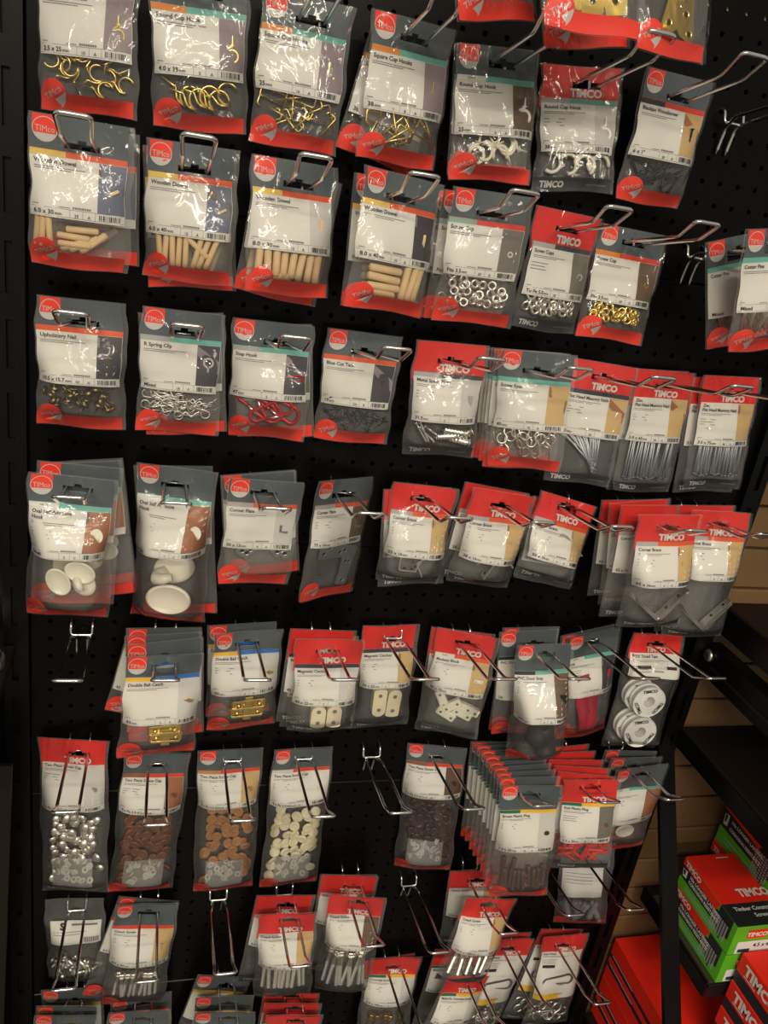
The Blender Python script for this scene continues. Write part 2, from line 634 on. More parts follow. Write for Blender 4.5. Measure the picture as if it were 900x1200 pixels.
def square_hook(a, b, wr):
    V, F = tube(arc_path([(b * 0.75, 0, b * 0.35), (b * 0.75, 0, 0), (0, 0, 0), (0, 0, a)], 0.0022, 3), wr, 6)
    g = Geo().add(V, F)
    V, F = lathe([(wr, 0), (wr * 2.1, 0.0004), (wr * 2.1, 0.0012), (wr, 0.0016)], 8, 'z')
    g.add([(x, y, z + a * 0.45) for x, y, z in V], F)
    return g.mesh('square_hook', 'brass', True)


def dowel(d, l):
    r, c = d / 2, d * 0.14
    return rod_mesh('dowel', [(r - c, -l / 2), (r, -l / 2 + c * 1.4), (r, l / 2 - c * 1.4), (r - c, l / 2)], 'beech', 12)


def screw_cup(r, m):
    V, F = lathe([(r * 0.45, 0.0012), (r * 0.55, -0.0016), (r * 0.8, -0.0022), (r, -0.0010), (r * 1.02, 0.0002), (r * 0.92, 0.0010), (r * 0.6, 0.0013)], 16, 'y', False)
    return new_mesh('screw_cup', V, F, [m], True)


def nail(l, r, hr, m):
    return rod_mesh('nail', [(0.0002, 0), (r, r * 3.5), (r, l - 0.0012), (hr, l - 0.0010), (hr, l - 0.0002), (hr * 0.6, l)], m, 8)


def thread_prof(l, r, pitch, tip=True):
    pr = [(0.0003, 0.0), (r * 0.7, 0.003)] if tip else [(r * 0.8, 0.0)]
    z = pr[-1][1]
    while z < l:
        pr += [(r * 0.72, z), (r, z + pitch * 0.5)]
        z += pitch
    return pr + [(r * 0.75, z)]


def woodscrew(l, r, m):
    pr = thread_prof(l * 0.7, r, 0.0022)
    return rod_mesh('screw', pr + [(r * 0.75, l * 0.92), (r * 1.9, l), (r * 1.6, l + 0.0004), (r * 0.3, l - 0.0003)], m, 8)


def coach_screw(l, r, m='zinc'):
    pr = thread_prof(l * 0.62, r, 0.0034)
    V, F = lathe(pr + [(r * 0.85, l * 0.64), (r * 0.85, l)], 8, 'z')
    g = Geo().add(V, F)
    V, F = lathe([(r * 1.2, l), (r * 1.9, l + 0.0002), (r * 1.9, l + 0.005), (r * 1.6, l + 0.0058)], 6, 'z')
    g.add(V, F)
    V, F = lathe([(r * 2.3, l - 0.0012), (r * 2.3, l)], 12, 'z')
    g.add(V, F)
    return g.mesh('coach_screw', m)


def dome_cap(r, m):
    """two-piece screw cap seen as a rimmed button"""
    V, F = lathe([(r, 0.0018), (r, 0.0), (r * 0.93, -0.0012), (r * 0.72, -0.0020), (r * 0.62, -0.0012), (r * 0.3, -0.0015), (r * 0.06, -0.0016)], 14, 'y')
    return new_mesh('screw_cap', V, F, [m], True)


def button_cap(r, m):
    V, F = lathe([(r, 0.0014), (r, 0.0004), (r * 0.92, -0.0010), (r * 0.66, -0.0024), (r * 0.34, -0.0032), (r * 0.05, -0.0035)], 14, 'y')
    return new_mesh('screw_cap', V, F, [m], True)


def washer_cup(r, m):
    V, F = lathe([(r * 0.4, -0.001), (r * 0.75, -0.0014), (r, 0.0), (r * 0.8, 0.0012), (r * 0.4, 0.0010)], 10, 'y', False)
    return new_mesh('cap_washer', V, F, [m], True)


def plate_with_holes(poly, t, holes, m, r=0.0022, name='plate'):
    g = Geo().add(*extrude(poly, -t / 2, t / 2))
    g.m = 1
    for (x, z) in holes:
        V, F = lathe([(r, -t / 2 - 0.0002), (r * 0.75, -t / 2 - 0.00035), (r * 0.1, -t / 2 - 0.0003)], 10, 'y')
        g.add([(a + x, b, c + z) for a, b, c in V], F)
    g.m = 0
    for (x, z) in holes:
        V, F = lathe([(r * 1.45, -t / 2), (r * 1.35, -t / 2 - 0.0006), (r * 1.0, -t / 2 - 0.0002)], 12, 'y', False)
        g.add([(a + x, b, c + z) for a, b, c in V], F)
    return g.mesh(name, [m, 'black'])


def corner_plate(L, w, m='zinc_dull'):
    return plate_with_holes([(0, 0), (L, 0), (L, w), (w, w), (w, L), (0, L)], 0.0018, [(L - 0.007, w / 2), (w + 0.006, w / 2), (w / 2, w + 0.006), (w / 2, L - 0.007)], m, name='corner_plate')


def corner_brace(L, w, m='zinc'):
    g = Geo()
    t = 0.0018
    path = [(0, L), (0, 0.004), (0.0012, 0.0012), (0.004, 0), (L, 0), (L, t), (0.0045, t), (0.0028, 0.0028), (t, 0.0045), (t, L)]
    g.add(*extrude(path, -w / 2, w / 2))
    g.m = 1
    for s in (0.4, 0.8):
        V, F = lathe([(0.0024, 0.0), (0.0023, 0.0003), (0.0003, 0.00035)], 10, 'z')
        g.add([(a + L * s, b, c + t) for a, b, c in V], F)
        g.add([(c + t, b, a + L * s) for a, b, c in V], [f[::-1] for f in F])
    return g.mesh('corner_brace', [m, 'black'])


def brass_plate():
    poly = [(-0.010, 0.03), (0.010, 0.03), (0.013, 0.012), (0.021, -0.012), (0.018, -0.018), (0.006, -0.016), (0, -0.010), (-0.006, -0.016), (-0.018, -0.018), (-0.021, -0.012), (-0.013, 0.012)]
    return plate_with_holes(poly, 0.0016, [(0.014, -0.011), (-0.014, -0.011), (0, 0.018), (0.005, 0.004)], 'brass', 0.0026, 'mending_plate')


def r_clip():
    p = circ(0.005, 200, -60, 10) + [(0.010, 0, -0.001), (0.016, 0, 0.004), (0.022, 0, -0.002), (0.028, 0, 0.003), (0.034, 0, 0.004)]
    q = [(0.036, 0, -0.007), (0.006, 0, -0.006)]
    return wire('spring_clip', q + [Vector((-0.004, 0, -0.0025))] + p[1:], 0.0009, 'zinc')


def cotter():
    return wire('cotter_pin', [(0.001, 0, -0.042), (0.001, 0, -0.006)] + circ(0.0032, -60, 240, 10) + [(-0.001, 0, -0.006), (-0.001, 0, -0.038)], 0.0011, 'zinc')


def snap_hook():
    pts = []
    for a, r in ((20, 0.010), (60, 0.011), (100, 0.011), (150, 0.010)):
        pts.append((0.012 + r * math.cos(math.radians(a - 60)), 0, r * math.sin(math.radians(a - 60)) + 0.003))
    p = circ(0.0105, -60, 120, 9, 0.016, 0.002) + circ(0.007, 120, 300, 9, -0.018, 0)
    g = Geo().add(*tube(p, 0.0022, 7, True))
    g.m = 1
    g.add(*tube([(0.012, 0, -0.0085), (-0.008, 0, -0.0062)], 0.0024, 7))
    return g.mesh('snap_hook', ['red_enamel', 'chrome'], True)


def grey_snap():
    me = snap_hook()
    me.materials[0] = MATS['zinc_dull']
    return me


def speed_plug():
    pr = [(0.0004, 0)] + [v for k in range(6) for v in ((0.003 + 0.0005 * (k > 1), 0.002 + k * 0.004), (0.0062, 0.0035 + k * 0.004))]
    return rod_mesh('speed_plug', pr + [(0.004, 0.027), (0.0068, 0.028), (0.0066, 0.0296), (0.002, 0.0296)], 'zinc', 10)


def screw_eye():
    p = circ(0.0062, -80, 250, 14) + [(0, 0, -0.0085), (0, 0, -0.026)]
    rr = [0.0015] * (len(p) - 1) + [0.0005]
    V, F = tube(p, rr, 7)
    return new_mesh('screw_eye', V, F, ['zinc'], True)


def tack():
    return rod_mesh('tack', [(0.0001, 0), (0.0010, 0.014), (0.0011, 0.018), (0.0030, 0.0184), (0.0026, 0.0192)], 'steel_blue', 6)


def dome_nail():
    return rod_mesh('upholstery_nail', [(0.0001, -0.013), (0.0007, -0.009), (0.0007, -0.0006), (0.0049, -0.0010), (0.0052, 0.0), (0.0044, 0.0016), (0.0026, 0.0026), (0.0004, 0.0030)], 'bronze', 12)


def oval_hook(s):
    g = Geo()
    V, F = lathe([(0.012, 0.004), (0.0165, 0.003), (0.0175, 0.0), (0.0165, -0.002), (0.012, -0.0036), (0.0005, -0.0042)], 22, 'y')
    g.add([(x * s * 0.86, y * s, z * s * 1.1) for x, y, z in V], F)
    p = [(0, -0.003, -0.008), (0, -0.010, -0.014), (0, -0.017, -0.013), (0, -0.021, -0.006), (0, -0.021, 0.002)]
    V, F = tube([(a * s, b * s, c * s) for a, b, c in p], [0.006 * s, 0.006 * s, 0.0055 * s, 0.005 * s, 0.0035 * s], 10)
    g.add(V, F)
    return g.mesh('adhesive_hook', 'white_plastic', True)


def oval_base(s):
    V, F = lathe([(0.0150, 0.003), (0.0180, 0.0026), (0.0185, 0.0), (0.0165, -0.0016), (0.0160, -0.0010), (0.0005, -0.0010)], 24, 'y')
    return new_mesh('oval_back_plate', [(x * s, y * s, z * s * 0.72) for x, y, z in V], F, ['white_plastic'], True)


def ball_catch(L):
    g = Geo()
    g.add(*bevel_box(-L / 2, L / 2, -0.003, 0.003, -0.0040, 0.0040, 0.0008))
    g.add(*bevel_box(-L / 2, L / 2, -0.0055, -0.0030, 0.0045, 0.0075, 0.0006))
    g.add(*bevel_box(-L / 2, L / 2, -0.0055, -0.0030, -0.0075, -0.0045, 0.0006))
    g.add(*bevel_box(-0.006, 0.006, -0.0050, 0.0030, -0.012, 0.012, 0.0010))
    for s in (-1, 1):
        V, F = lathe([(0.0022, 0.003), (0.0034, 0.0), (0.0022, -0.003), (0.0002, -0.0042)], 10, 'y')
        g.add([(x + s * L * 0.33, y - 0.003, z) for x, y, z in V], F)
        g.add(*bevel_box(s * L / 2 - 0.002, s * L / 2 + 0.002, -0.004, 0.004, -0.006, 0.006, 0.0008))
    return g.mesh('ball_catch', 'brass')


def magnetic_catch(L, W):
    poly = []
    r = W / 2 * 0.9
    for a in range(0, 181, 20):
        poly.append((r * math.cos(math.radians(a)) * W / 2 / r, L / 2 - r + r * math.sin(math.radians(a))))
    for a in range(180, 361, 20):
        poly.append((r * math.cos(math.radians(a)) * W / 2 / r, -L / 2 + r * 0.35 + r * 0.35 * math.sin(math.radians(a))))
    g = Geo().add(*extrude(poly, -0.006, 0.006))
    g.m = 1
    for z in (L * 0.25, -L * 0.27):
        V, F = lathe([(0.0031, -0.0062), (0.0030, -0.0064), (0.0003, -0.0064)], 12, 'y')
        g.add([(x, y, c + z) for x, y, c in V], F)
    return g.mesh('magnetic_catch', ['cream_plastic', 'fine'])


def modesty_block():
    g = Geo().add(*bevel_box(-0.015, 0.015, -0.005, 0.005, -0.0065, 0.0065, 0.0015))
    g.m = 1
    for x in (-0.009, 0.009):
        V, F = lathe([(0.0022, -0.0051), (0.0021, -0.0053), (0.0002, -0.0053)], 10, 'y')
        g.add([(a + x, b, c) for a, b, c in V], F)
    return g.mesh('modesty_block', ['white_plastic', 'fine'])


def door_stop():
    return rod_mesh('door_stop', [(0.015, -0.022), (0.0165, -0.020), (0.0165, -0.004), (0.013, 0.002), (0.0125, 0.014), (0.016, 0.018), (0.0162, 0.024), (0.0145, 0.026)], 'black_rubber', 20)


def strip(m):
    g = Geo()
    V, F = [], []
    n = 10
    for i in range(n + 1):
        z = -0.055 + 0.11 * i / n
        y = -0.004 * math.sin(i * 0.9)
        V += [(-0.010, y, z), (0.010, y - 0.001, z), (-0.010, y + 0.003, z), (0.010, y + 0.002, z)]
    for i in range(n):
        a, b = 4 * i, 4 * i + 4
        F += [(a, b, b + 1, a + 1), (a + 2, a + 3, b + 3, b + 2), (a, a + 2, b + 2, b), (a + 1, b + 1, b + 3, a + 3)]
    return g.add(V, F).mesh('strip', m, True)


def tape_roll():
    g = Geo()
    R1, R0, H = 0.0268, 0.0092, 0.0070
    g.add(*lathe([(R0, H), (R0, -H), (R0 + 0.0015, -H - 0.0004), (R1 * 0.60, -H + 0.0006), (R1 * 0.94, -H + 0.0006), (R1, -H - 0.0004), (R1 * 1.02, -H + 0.0010),
                  (R1 * 1.0, -H + 0.0026), (R1 * 0.93, -H + 0.0030), (R1 * 0.93, H - 0.003), (R1, H - 0.0026), (R1, H), (R0, H)], 32, 'y', False))
    g.m = 1
    for k, a in enumerate((100, 215, 330)):
        ca, sa = math.cos(math.radians(a)), math.sin(math.radians(a))
        V, F, w = text2d('TIMCO', 0.03)
        kx = 0.0075
        c = 0.0193
        g.add([((v[0] + w / 2) * kx * -sa + (c + (v[1] - 0.3) * kx) * ca * 1.0, -H - 0.0004 + 0.0007 - 0.0012, (v[0] + w / 2) * kx * ca * 1.0 + (c + (v[1] - 0.3) * kx) * sa) for v in V * np.array([-1, 1])], F)
    return g.mesh('tape_roll', ['tape_white', 'ink'])


def plug(L, r, m):
    pr = [(r * 0.55, 0), (r * 0.7, 0.001)]
    for k in range(5):
        z = 0.003 + k * (L - 0.009) / 5
        pr += [(r * 0.8, z), (r, z + 0.0012)]
    pr += [(r * 0.9, L - 0.004), (r * 0.95, L - 0.001), (r * 0.7, L)]
    return rod_mesh('wall_plug', pr, m, 7)


def s_hook():
    return wire('s_hook', circ(0.010, 150, -90, 10, 0.0, 0.012) + circ(0.009, 90, 330, 10, 0, -0.007)[1:], 0.0022, 'zinc', 7)


def anchor_bolt():
    return rod_mesh('anchor_bolt', [(0.003, 0), (0.0036, 0.001), (0.0036, 0.016), (0.0028, 0.0165), (0.0028, 0.026), (0.0050, 0.0262), (0.0050, 0.0292), (0.0042, 0.030)], 'zinc', 8)


PIECE_MAKERS = {
    'hook25': lambda: cup_hook(0.0068, 0.0011, 0.022, 'brass'), 'hook38': lambda: cup_hook(0.0098, 0.0015, 0.032, 'brass'),
    'white25': lambda: cup_hook(0.0085, 0.0019, 0.024, 'white_plastic'), 'white38': lambda: cup_hook(0.0105, 0.0022, 0.030, 'white_plastic'),
    'sq25': lambda: square_hook(0.026, 0.013, 0.0009), 'sq38': lambda: square_hook(0.036, 0.016, 0.0012),
    'd630': lambda: dowel(0.006, 0.030), 'd640': lambda: dowel(0.006, 0.040), 'd830': lambda: dowel(0.008, 0.030), 'd840': lambda: dowel(0.008, 0.038),
    'cup_silver': lambda: screw_cup(0.0056, 'zinc'), 'cup_brass': lambda: screw_cup(0.0056, 'brass'), 'cup_big': lambda: screw_cup(0.0066, 'zinc'),
    'blackscrew': lambda: woodscrew(0.025, 0.0017, 'blackened'), 'cotter': cotter, 'dome': dome_nail, 'rclip': r_clip, 'snap': snap_hook, 'greysnap': grey_snap, 'tack': tack,
    'speed': speed_plug, 'speedscrew': lambda: woodscrew(0.032, 0.0019, 'zinc'), 'eye': screw_eye,
    'nail60': lambda: nail(0.060, 0.0014, 0.0030, 'zinc_dull'), 'nail65': lambda: nail(0.062, 0.0014, 0.0030, 'zinc_dull'), 'nail75': lambda: nail(0.066, 0.0016, 0.0033, 'zinc_dull'),
    'oval': lambda: oval_hook(0.85), 'ovalbase': lambda: oval_base(0.95), 'ovalbig': lambda: oval_hook(1.35), 'ovalbasebig': lambda: oval_base(1.5),
    'plate50': lambda: corner_plate(0.044, 0.012), 'plate75': lambda: corner_plate(0.056, 0.016), 'brace25': lambda: corner_brace(0.025, 0.013), 'brace38': lambda: corner_brace(0.036, 0.013),
    'brace50': lambda: corner_brace(0.044, 0.013), 'brace65': lambda: corner_brace(0.056, 0.013), 'brassplate': brass_plate,
    'ball43': lambda: ball_catch(0.036), 'ball50': lambda: ball_catch(0.042), 'mag40': lambda: magnetic_catch(0.034, 0.020), 'mag50': lambda: magnetic_catch(0.046, 0.020),
    'modesty': modesty_block, 'stop': door_stop, 'strip': lambda: strip('crimson_strip'), 'strip2': lambda: strip('amber_strip'), 'roll': tape_roll,
    'cap_chrome': lambda: button_cap(0.0074, 'bright_chrome'), 'cap_brown': lambda: dome_cap(0.0082, 'brown_plastic'), 'cap_tan': lambda: dome_cap(0.0082, 'tan_plastic'),
    'cap_white': lambda: dome_cap(0.0082, 'cream_plastic'), 'cap_choc': lambda: dome_cap(0.0082, 'choc_plastic'), 'washer': lambda: washer_cup(0.0052, 'clear_plastic'),
    'plug_brown': lambda: plug(0.035, 0.0038, 'plug_brown'), 'plug_red': lambda: plug(0.028, 0.0031, 'plug_red'), 'tube': lambda: plug(0.045, 0.006, 'grey_plastic'),
    'coach50': lambda: coach_screw(0.046, 0.0030), 'coach80': lambda: coach_screw(0.066, 0.0036), 'coach100': lambda: coach_screw(0.074, 0.0036), 'coach120': lambda: coach_screw(0.062, 0.0046),
    'concrete': lambda: coach_screw(0.070, 0.0030, 'yellow_zinc'), 'shook': s_hook, 'anchor': anchor_bolt}

# what a kind of packet holds: list of (piece, how many, x span, z span, layout, bag thickness)
# layout: flat = strewn, facing the front; v = standing side by side; lie = strewn lengthwise; up = as modelled


def strew(piece_name, n, tilt=25):
    return ('strew', piece_name, n, tilt)


def upright(piece_name, n, lean=4, zspread=0.003):
    return ('upright', piece_name, n, lean, zspread)


def at(piece_name, *spots):
    """spots: (x mm from centre, z mm above the bag's foot, turn deg)"""
    return ('at', piece_name, spots)


G_, R_S = 'grey', 'red'
PRODUCTS = {
    # key: (style, title, size, qty, letter, stripe, tag, picture, motif, motif scale, contents, thickness mm, description)
    '01': (G_, [], '', '', '', 'teal', None, 'pic_wood', None, 1, [strew('hook25', 8)], 10, 'fixings beside the three-lobed brass plates', ''),
    '02': (G_, [], '', '', '', 'teal', None, 'pic_wood', None, 1, [at('brassplate', (-4, 34, 180), (16, 30, 170), (-20, 36, 190))], 8, 'three-lobed brass plates', ''),
    '03': (G_, ['Brass Plate'], '38mm', '4', 'A', 'teal', None, 'pic_wood', 'brassplate', .4, [at('brassplate', (2, 42, 0), (8, 38, 12))], 8, 'brass plates with printed size', '38mm'),
    '11': (G_, ['Round Cup Hook'], '2.5 x 25mm', '10', 'A', 'teal', 'brass_tag', 'pic_mauve', 'hook25', .75, [strew('hook25', 10)], 10, 'small brass cup hooks', '2.5 x 25mm'),
    '12': (G_, ['Round Cup Hook'], '4.0 x 38mm', '5', 'A', 'teal', 'brass_tag', 'pic_mauve', 'hook38', .55, [at('hook38', (-20, 32, -60), (-12, 30, -75), (-2, 33, -80), (8, 29, -70), (16, 34, -100))], 11, 'large brass cup hooks', '4.0 x 38mm'),
    '13': (G_, ['Square Cup Hooks'], '25mm', '16', 'A', 'teal', 'brass_tag', 'pic_mauve', 'sq25', .6, [strew('sq25', 16)], 9, 'small square brass hooks', '25mm'),
    '14': (G_, ['Square Cup Hooks'], '38mm', '8', 'A', 'teal', 'brass_tag', 'pic_mauve', 'sq38', .5, [strew('sq38', 10)], 10, 'large square brass hooks', '38mm'),
    '15': (G_, ['Round Cup Hook'], '25mm', '6', 'A', 'teal', 'white', 'pic_brown', 'white25', .8, [at('white25', (-18, 27, 10), (16, 27, 160), (-4, 33, 60), (4, 34, -40), (24, 36, 100))], 13, 'small white cup hooks', '25mm'),
    '16': (R_S, ['Round Cup Hook'], '38mm', '4', 'A', 'teal', 'silver_tag', 'pic_pale', 'white38', .6, [at('white38', (-6, 30, 20), (8, 31, -15), (-20, 34, 60), (20, 34, -60))], 13, 'large white cup hooks', '38mm'),
    '17': (G_, ['Blackjax Woodscrew'], '6 x 1"', '20', 'A', 'redstripe', 'black', 'pic_tan', 'blackscrew', .9, [strew('blackscrew', 16)], 9, 'black woodscrews', '6 x 1 inch'),
    '21': (G_, ['Wooden Dowel'], '6.0 x 30mm', '25', 'A', 'orange', 'yellow_tag', 'pic_slate', 'd630', .5, [at('d630', (-39, 34, 4), (-34, 33, 2), (-28, 35, -4), (2, 37, 88), (-6, 30, 92), (-5, 23, 90), (12, 24, 50), (-4, 16, 64), (4, 15, 60), (13, 15, 50))], 13, 'thin short wooden dowels', '6.0 x 30mm'),
    '22': (G_, ['Wooden Dowel'], '6.0 x 40mm', '15', 'A', 'orange', 'yellow_tag', 'pic_slate', 'd640', .4, [at('d640', (-31, 32, -6), (-24, 33, 2), (-17, 33, -2), (-10, 34, 1), (-3, 34, 0), (10, 32, 14), (17, 31, 18), (25, 32, 20), (4, 40, -50))], 13, 'thin long wooden dowels', '6.0 x 40mm'),
    '23': (G_, ['Wooden Dowel'], '8.0 x 30mm', '15', 'A', 'orange', 'yellow_tag', 'pic_pale', 'd830', .5, [at('d830', (-34, 33, 3), (-25, 33, -2), (-16, 33, 0), (-7, 33, 2), (2, 32, 6), (11, 31, 10), (21, 29, 6), (30, 28, 4), (-14, 18, 90))], 14, 'thick short wooden dowels', '8.0 x 30mm'),
    '24': (G_, ['Wooden Dowel'], '8.0 x 40mm', '10', 'A', 'orange', 'yellow_tag', 'pic_dark', 'd840', .4, [at('d840', (-8, 43, 90), (-9, 34, 92), (-8, 25, 89), (-12, 16, 90), (17, 32, 6), (26, 32, 10), (33, 32, 8))], 14, 'thick long wooden dowels', '8.0 x 40mm'),
    '25': (G_, ['Screw Cup'], 'Fits 3.5mm', '60', 'A', 'redstripe', 'pale_tag', 'pic_stone', 'cup_silver', .6, [strew('cup_silver', 26, 40)], 9, 'silver screw cups', 'Fits 3.5mm'),
    '26': (R_S, ['Screw Cups'], 'To Fit 5.0mm', '30', '', 'darkgrey', 'silver_tag', 'pic_stone', 'cup_silver', .8, [strew('cup_big', 20, 40)], 9, 'silver screw cups', 'To Fit 5.0mm'),
    '27': (G_, ['Screw Cup'], 'Fits 3.5mm', '60', 'A', 'redstripe', 'brass_tag', 'pic_brown', 'cup_brass', .6, [strew('cup_brass', 26, 40)], 9, 'brass screw cups', 'Fits 3.5mm'),
    '28': (G_, ['Cotter Pins'], 'Mixed', '', '', 'teal', None, 'pic_pale', 'cotter', .4, [upright('cotter', 16, 40)], 8, 'cotter pins', 'Mixed'),
    '31': (G_, ['Upholstery Nail'], '10.5 x 15.7mm', '50', 'A', 'orange', None, 'pic_dark', 'dome', .6, [strew('dome', 30, 60)], 11, 'bronze upholstery nails', '10.5 x 15.7mm'),
    '32': (G_, ['R Spring Clip'], 'Mixed', '18', 'A', 'teal', 'silver_tag', 'pic_dark', 'eye', .8, [('strew', 'rclip', 14, 18, 25)], 9, 'steel spring clips', 'Mixed'),
    '33': (G_, ['Snap Hook'], '47mm', '5', 'C', 'teal', 'silver_tag', 'pic_dark', 'snap', .35, [at('snap', (-14, 30, 35), (4, 26, -20), (14, 30, 30), (-2, 36, 60))], 12, 'red snap hooks', '47mm'),
    '34': (G_, ['Blue Cut Tack'], '19mm', '120', 'B', 'orange', None, 'pic_dark', 'tack', .8, [strew('tack', 36, 30)], 9, 'dark cut tacks', '19mm'),
    '35': (R_S, ['Metal Speed Plugs'], '31.5mm', '5', '', 'darkgrey', 'silver_tag', 'pic_pale', 'speed', .5, [at('speed', (6, 27, 84), (14, 34, 96), (26, 28, 60), (22, 20, 100)), at('speedscrew', (-26, 18, -35), (-18, 20, -50), (-22, 28, -30), (-10, 30, -60))], 13, 'metal speed plugs', '31.5mm'),
    '36': (G_, ['Screw Eyes'], '40mm', '10', 'A', 'teal', None, 'pic_tan', None, 1, [('strew', 'eye', 12, 20, 25)], 10, 'screw eyes', '40mm'),
    '37': (R_S, ['Flat Head Masonry Nails'], '60mm', '50', '', 'navy', None, 'pic_tan', None, 1, [('fan', 'nail60', 30)], 9, 'masonry nails spread in a fan', '60mm'),
    '38': (R_S, ['Zinc', 'Flat Head Masonry Nail'], '3.0 x 65mm', '50', 'A', None, None, 'pic_tan', None, 1, [upright('nail65', 28, 3, .004)], 9, 'upright masonry nails', '3.0 x 65mm'),
    '39': (R_S, ['Zinc', 'Flat Head Masonry Nail'], '3.5 x 75mm', '50', 'A', None, None, 'pic_tan', None, 1, [upright('nail75', 26, 3, .004)], 9, 'longest upright masonry nails', '3.5 x 75mm'),
    '41': (G_, ['Oval Self Adhesive', 'Hook'], 'Small', '5', 'C', 'teal', 'white', 'pic_wood', 'oval', .55, [at('ovalbase', (-10, 46, 60), (14, 60, 20)), at('oval', (16, 42, 150))], 24, 'white oval adhesive hooks', 'Small'),
    '42': (G_, ['Oval Self Adhesive', 'Hook'], 'Large', '1', 'C', 'teal', 'white', 'pic_wood', 'oval', .55, [at('ovalbasebig', (2, 34, 0)), at('ovalbig', (4, 70, 70))], 30, 'white oval adhesive hooks', 'Large'),
    '43': (G_, ['Corner Plate'], '50 x 13mm', '4', 'A', 'orange', 'silver_tag', 'pic_pale', 'plate50', .25, [at('plate50', (2, 36, 135), (8, 33, 128), (14, 30, 140))], 7, 'small flat corner plates', '50 x 13mm'),
    '44': (G_, ['Corner Plate'], '75 x 16mm', '4', 'A', 'orange', 'silver_tag', 'pic_brown', 'plate75', .2, [at('plate75', (2, 48, 190), (0, 45, 182), (4, 46, 195))], 7, 'large flat corner plates', '75 x 16mm'),
    '45': (R_S, ['Corner Brace'], '25 x 16mm', '4', 'A', 'orange', 'silver_tag', 'pic_tan', 'brace25', .35, [at('brace25', (-8, 34, 0), (-4, 38, 200), (20, 26, 60))], 24, 'tiny corner braces', '25 x 16mm'),
    '46': (R_S, ['Corner Brace'], '38 x 16mm', '4', 'A', 'orange', 'silver_tag', 'pic_tan', 'brace38', .3, [at('brace38', (-10, 38, 200), (8, 34, 130), (14, 30, 140))], 24, 'small corner braces', '38 x 16mm'),
    '47': (R_S, ['Corner Brace'], '50 x 16mm', '4', 'A', 'orange', 'silver_tag', 'pic_tan', 'brace50', .3, [at('brace50', (8, 30, 125), (4, 34, 128), (12, 26, 122))], 24, 'medium corner braces', '50 x 16mm'),
    '48': (R_S, ['Corner Brace'], '65 x 16mm', '4', 'A', 'orange', 'silver_tag', 'pic_tan', 'brace65', .25, [at('brace65', (0, 46, -50), (3, 43, -48), (6, 40, -52))], 24, 'large corner braces', '65 x 16mm'),
    '49': (R_S, ['Corner Brace'], '', '4', 'A', 'orange', 'silver_tag', 'pic_tan', 'brace65', .25, [at('brace65', (2, 58, -50), (5, 55, -48), (8, 52, -52))], 24, 'corner braces at the board edge', ''),
    '52': (G_, ['Double Ball Catch'], '43mm', '2', 'A', 'blue', 'yellow', 'pic_pale', 'ball43', .3, [at('ball43', (6, 40, 0), (8, 30, 2))], 15, 'short brass double ball catches', '43mm'),
    '53': (G_, ['Double Ball Catch'], '50mm', '2', 'A', 'blue', 'yellow', 'pic_pale', 'ball50', .28, [at('ball50', (6, 42, -2), (4, 30, 0))], 15, 'long brass double ball catches', '50mm'),
    '54': (R_S, ['Magnetic Catches'], '40 x 22mm', '2', '', 'navy', None, 'pic_pale', 'mag40', .2, [at('mag40', (-6, 26, 0), (16, 26, 0))], 15, 'short white magnetic catches', '40 x 22mm'),
    '55': (R_S, ['Magnetic Catches'], '50 x 22mm', '2', '', 'navy', None, 'pic_tan', 'mag50', .2, [at('mag50', (-8, 48, 180), (16, 46, 3))], 15, 'long white magnetic catches', '50 x 22mm'),
    '56': (R_S, ['Modesty Block'], '30 x 13mm', '10', 'A', 'orange', 'white', 'pic_tan', 'modesty', .4, [at('modesty', (-18, 62, 60), (-8, 40, 24), (14, 56, 14), (16, 44, 18), (26, 50, 16), (-2, 56, -40))], 17, 'white modesty blocks', '30 x 13mm'),
    '57': (G_, ['PVC Door Stop'], '20mm', '2', 'A', 'teal', 'black', 'pic_brown', 'stop', .3, [at('stop', (-2, 60, 12), (6, 38, 170))], 28, 'black door stops', '20mm'),
    '58': (G_, ['Strip'], '', '', '', 'teal', 'white', 'pic_dark', 'strip', .2, [at('strip', (-8, 62, -8), (10, 64, 3))], 14, 'a crimson plastic strip', ''),
    '59': (R_S, ['PTFE Thread Tape'], '', '', '', None, None, None, None, 1, [('rolls',)], 30, 'white thread tape rolls', ''),
    '61': (R_S, ['Two Piece Screw Cap'], 'To Fit 3.5-4.2mm', '100', '', None, None, 'pic_pale', 'cap_chrome', .6, [('caps', 'cap_chrome', 38)], 17, 'chrome screw caps', ''),
    '62': (G_, ['Two Piece Screw Cap'], 'To Fit 3.5-4.2mm', '100', '', 'redstripe', 'brown_tag', 'pic_wood', 'cap_brown', .6, [('caps', 'cap_brown', 36)], 17, 'mid-brown screw caps', ''),
    '63': (G_, ['Two Piece Screw Cap'], 'To Fit 3.5-4.2mm', '100', '', 'redstripe', 'tan_tag', 'pic_tan', 'cap_tan', .6, [('caps', 'cap_tan', 34)], 17, 'tan screw caps', ''),
    '64': (G_, ['Two Piece Screw Cap'], 'To Fit 3.5-4.2mm', '100', '', 'redstripe', 'pic_pale', 'white', 'cap_white', .6, [('caps', 'cap_white', 36)], 17, 'cream screw caps', ''),
    '66': (G_, ['Two Piece Screw Cap'], 'To Fit 3.5-4.2mm', '100', '', 'redstripe', 'brown_tag', 'pic_choc', 'cap_choc', .6, [('caps', 'cap_choc', 34)], 17, 'dark brown screw caps', ''),
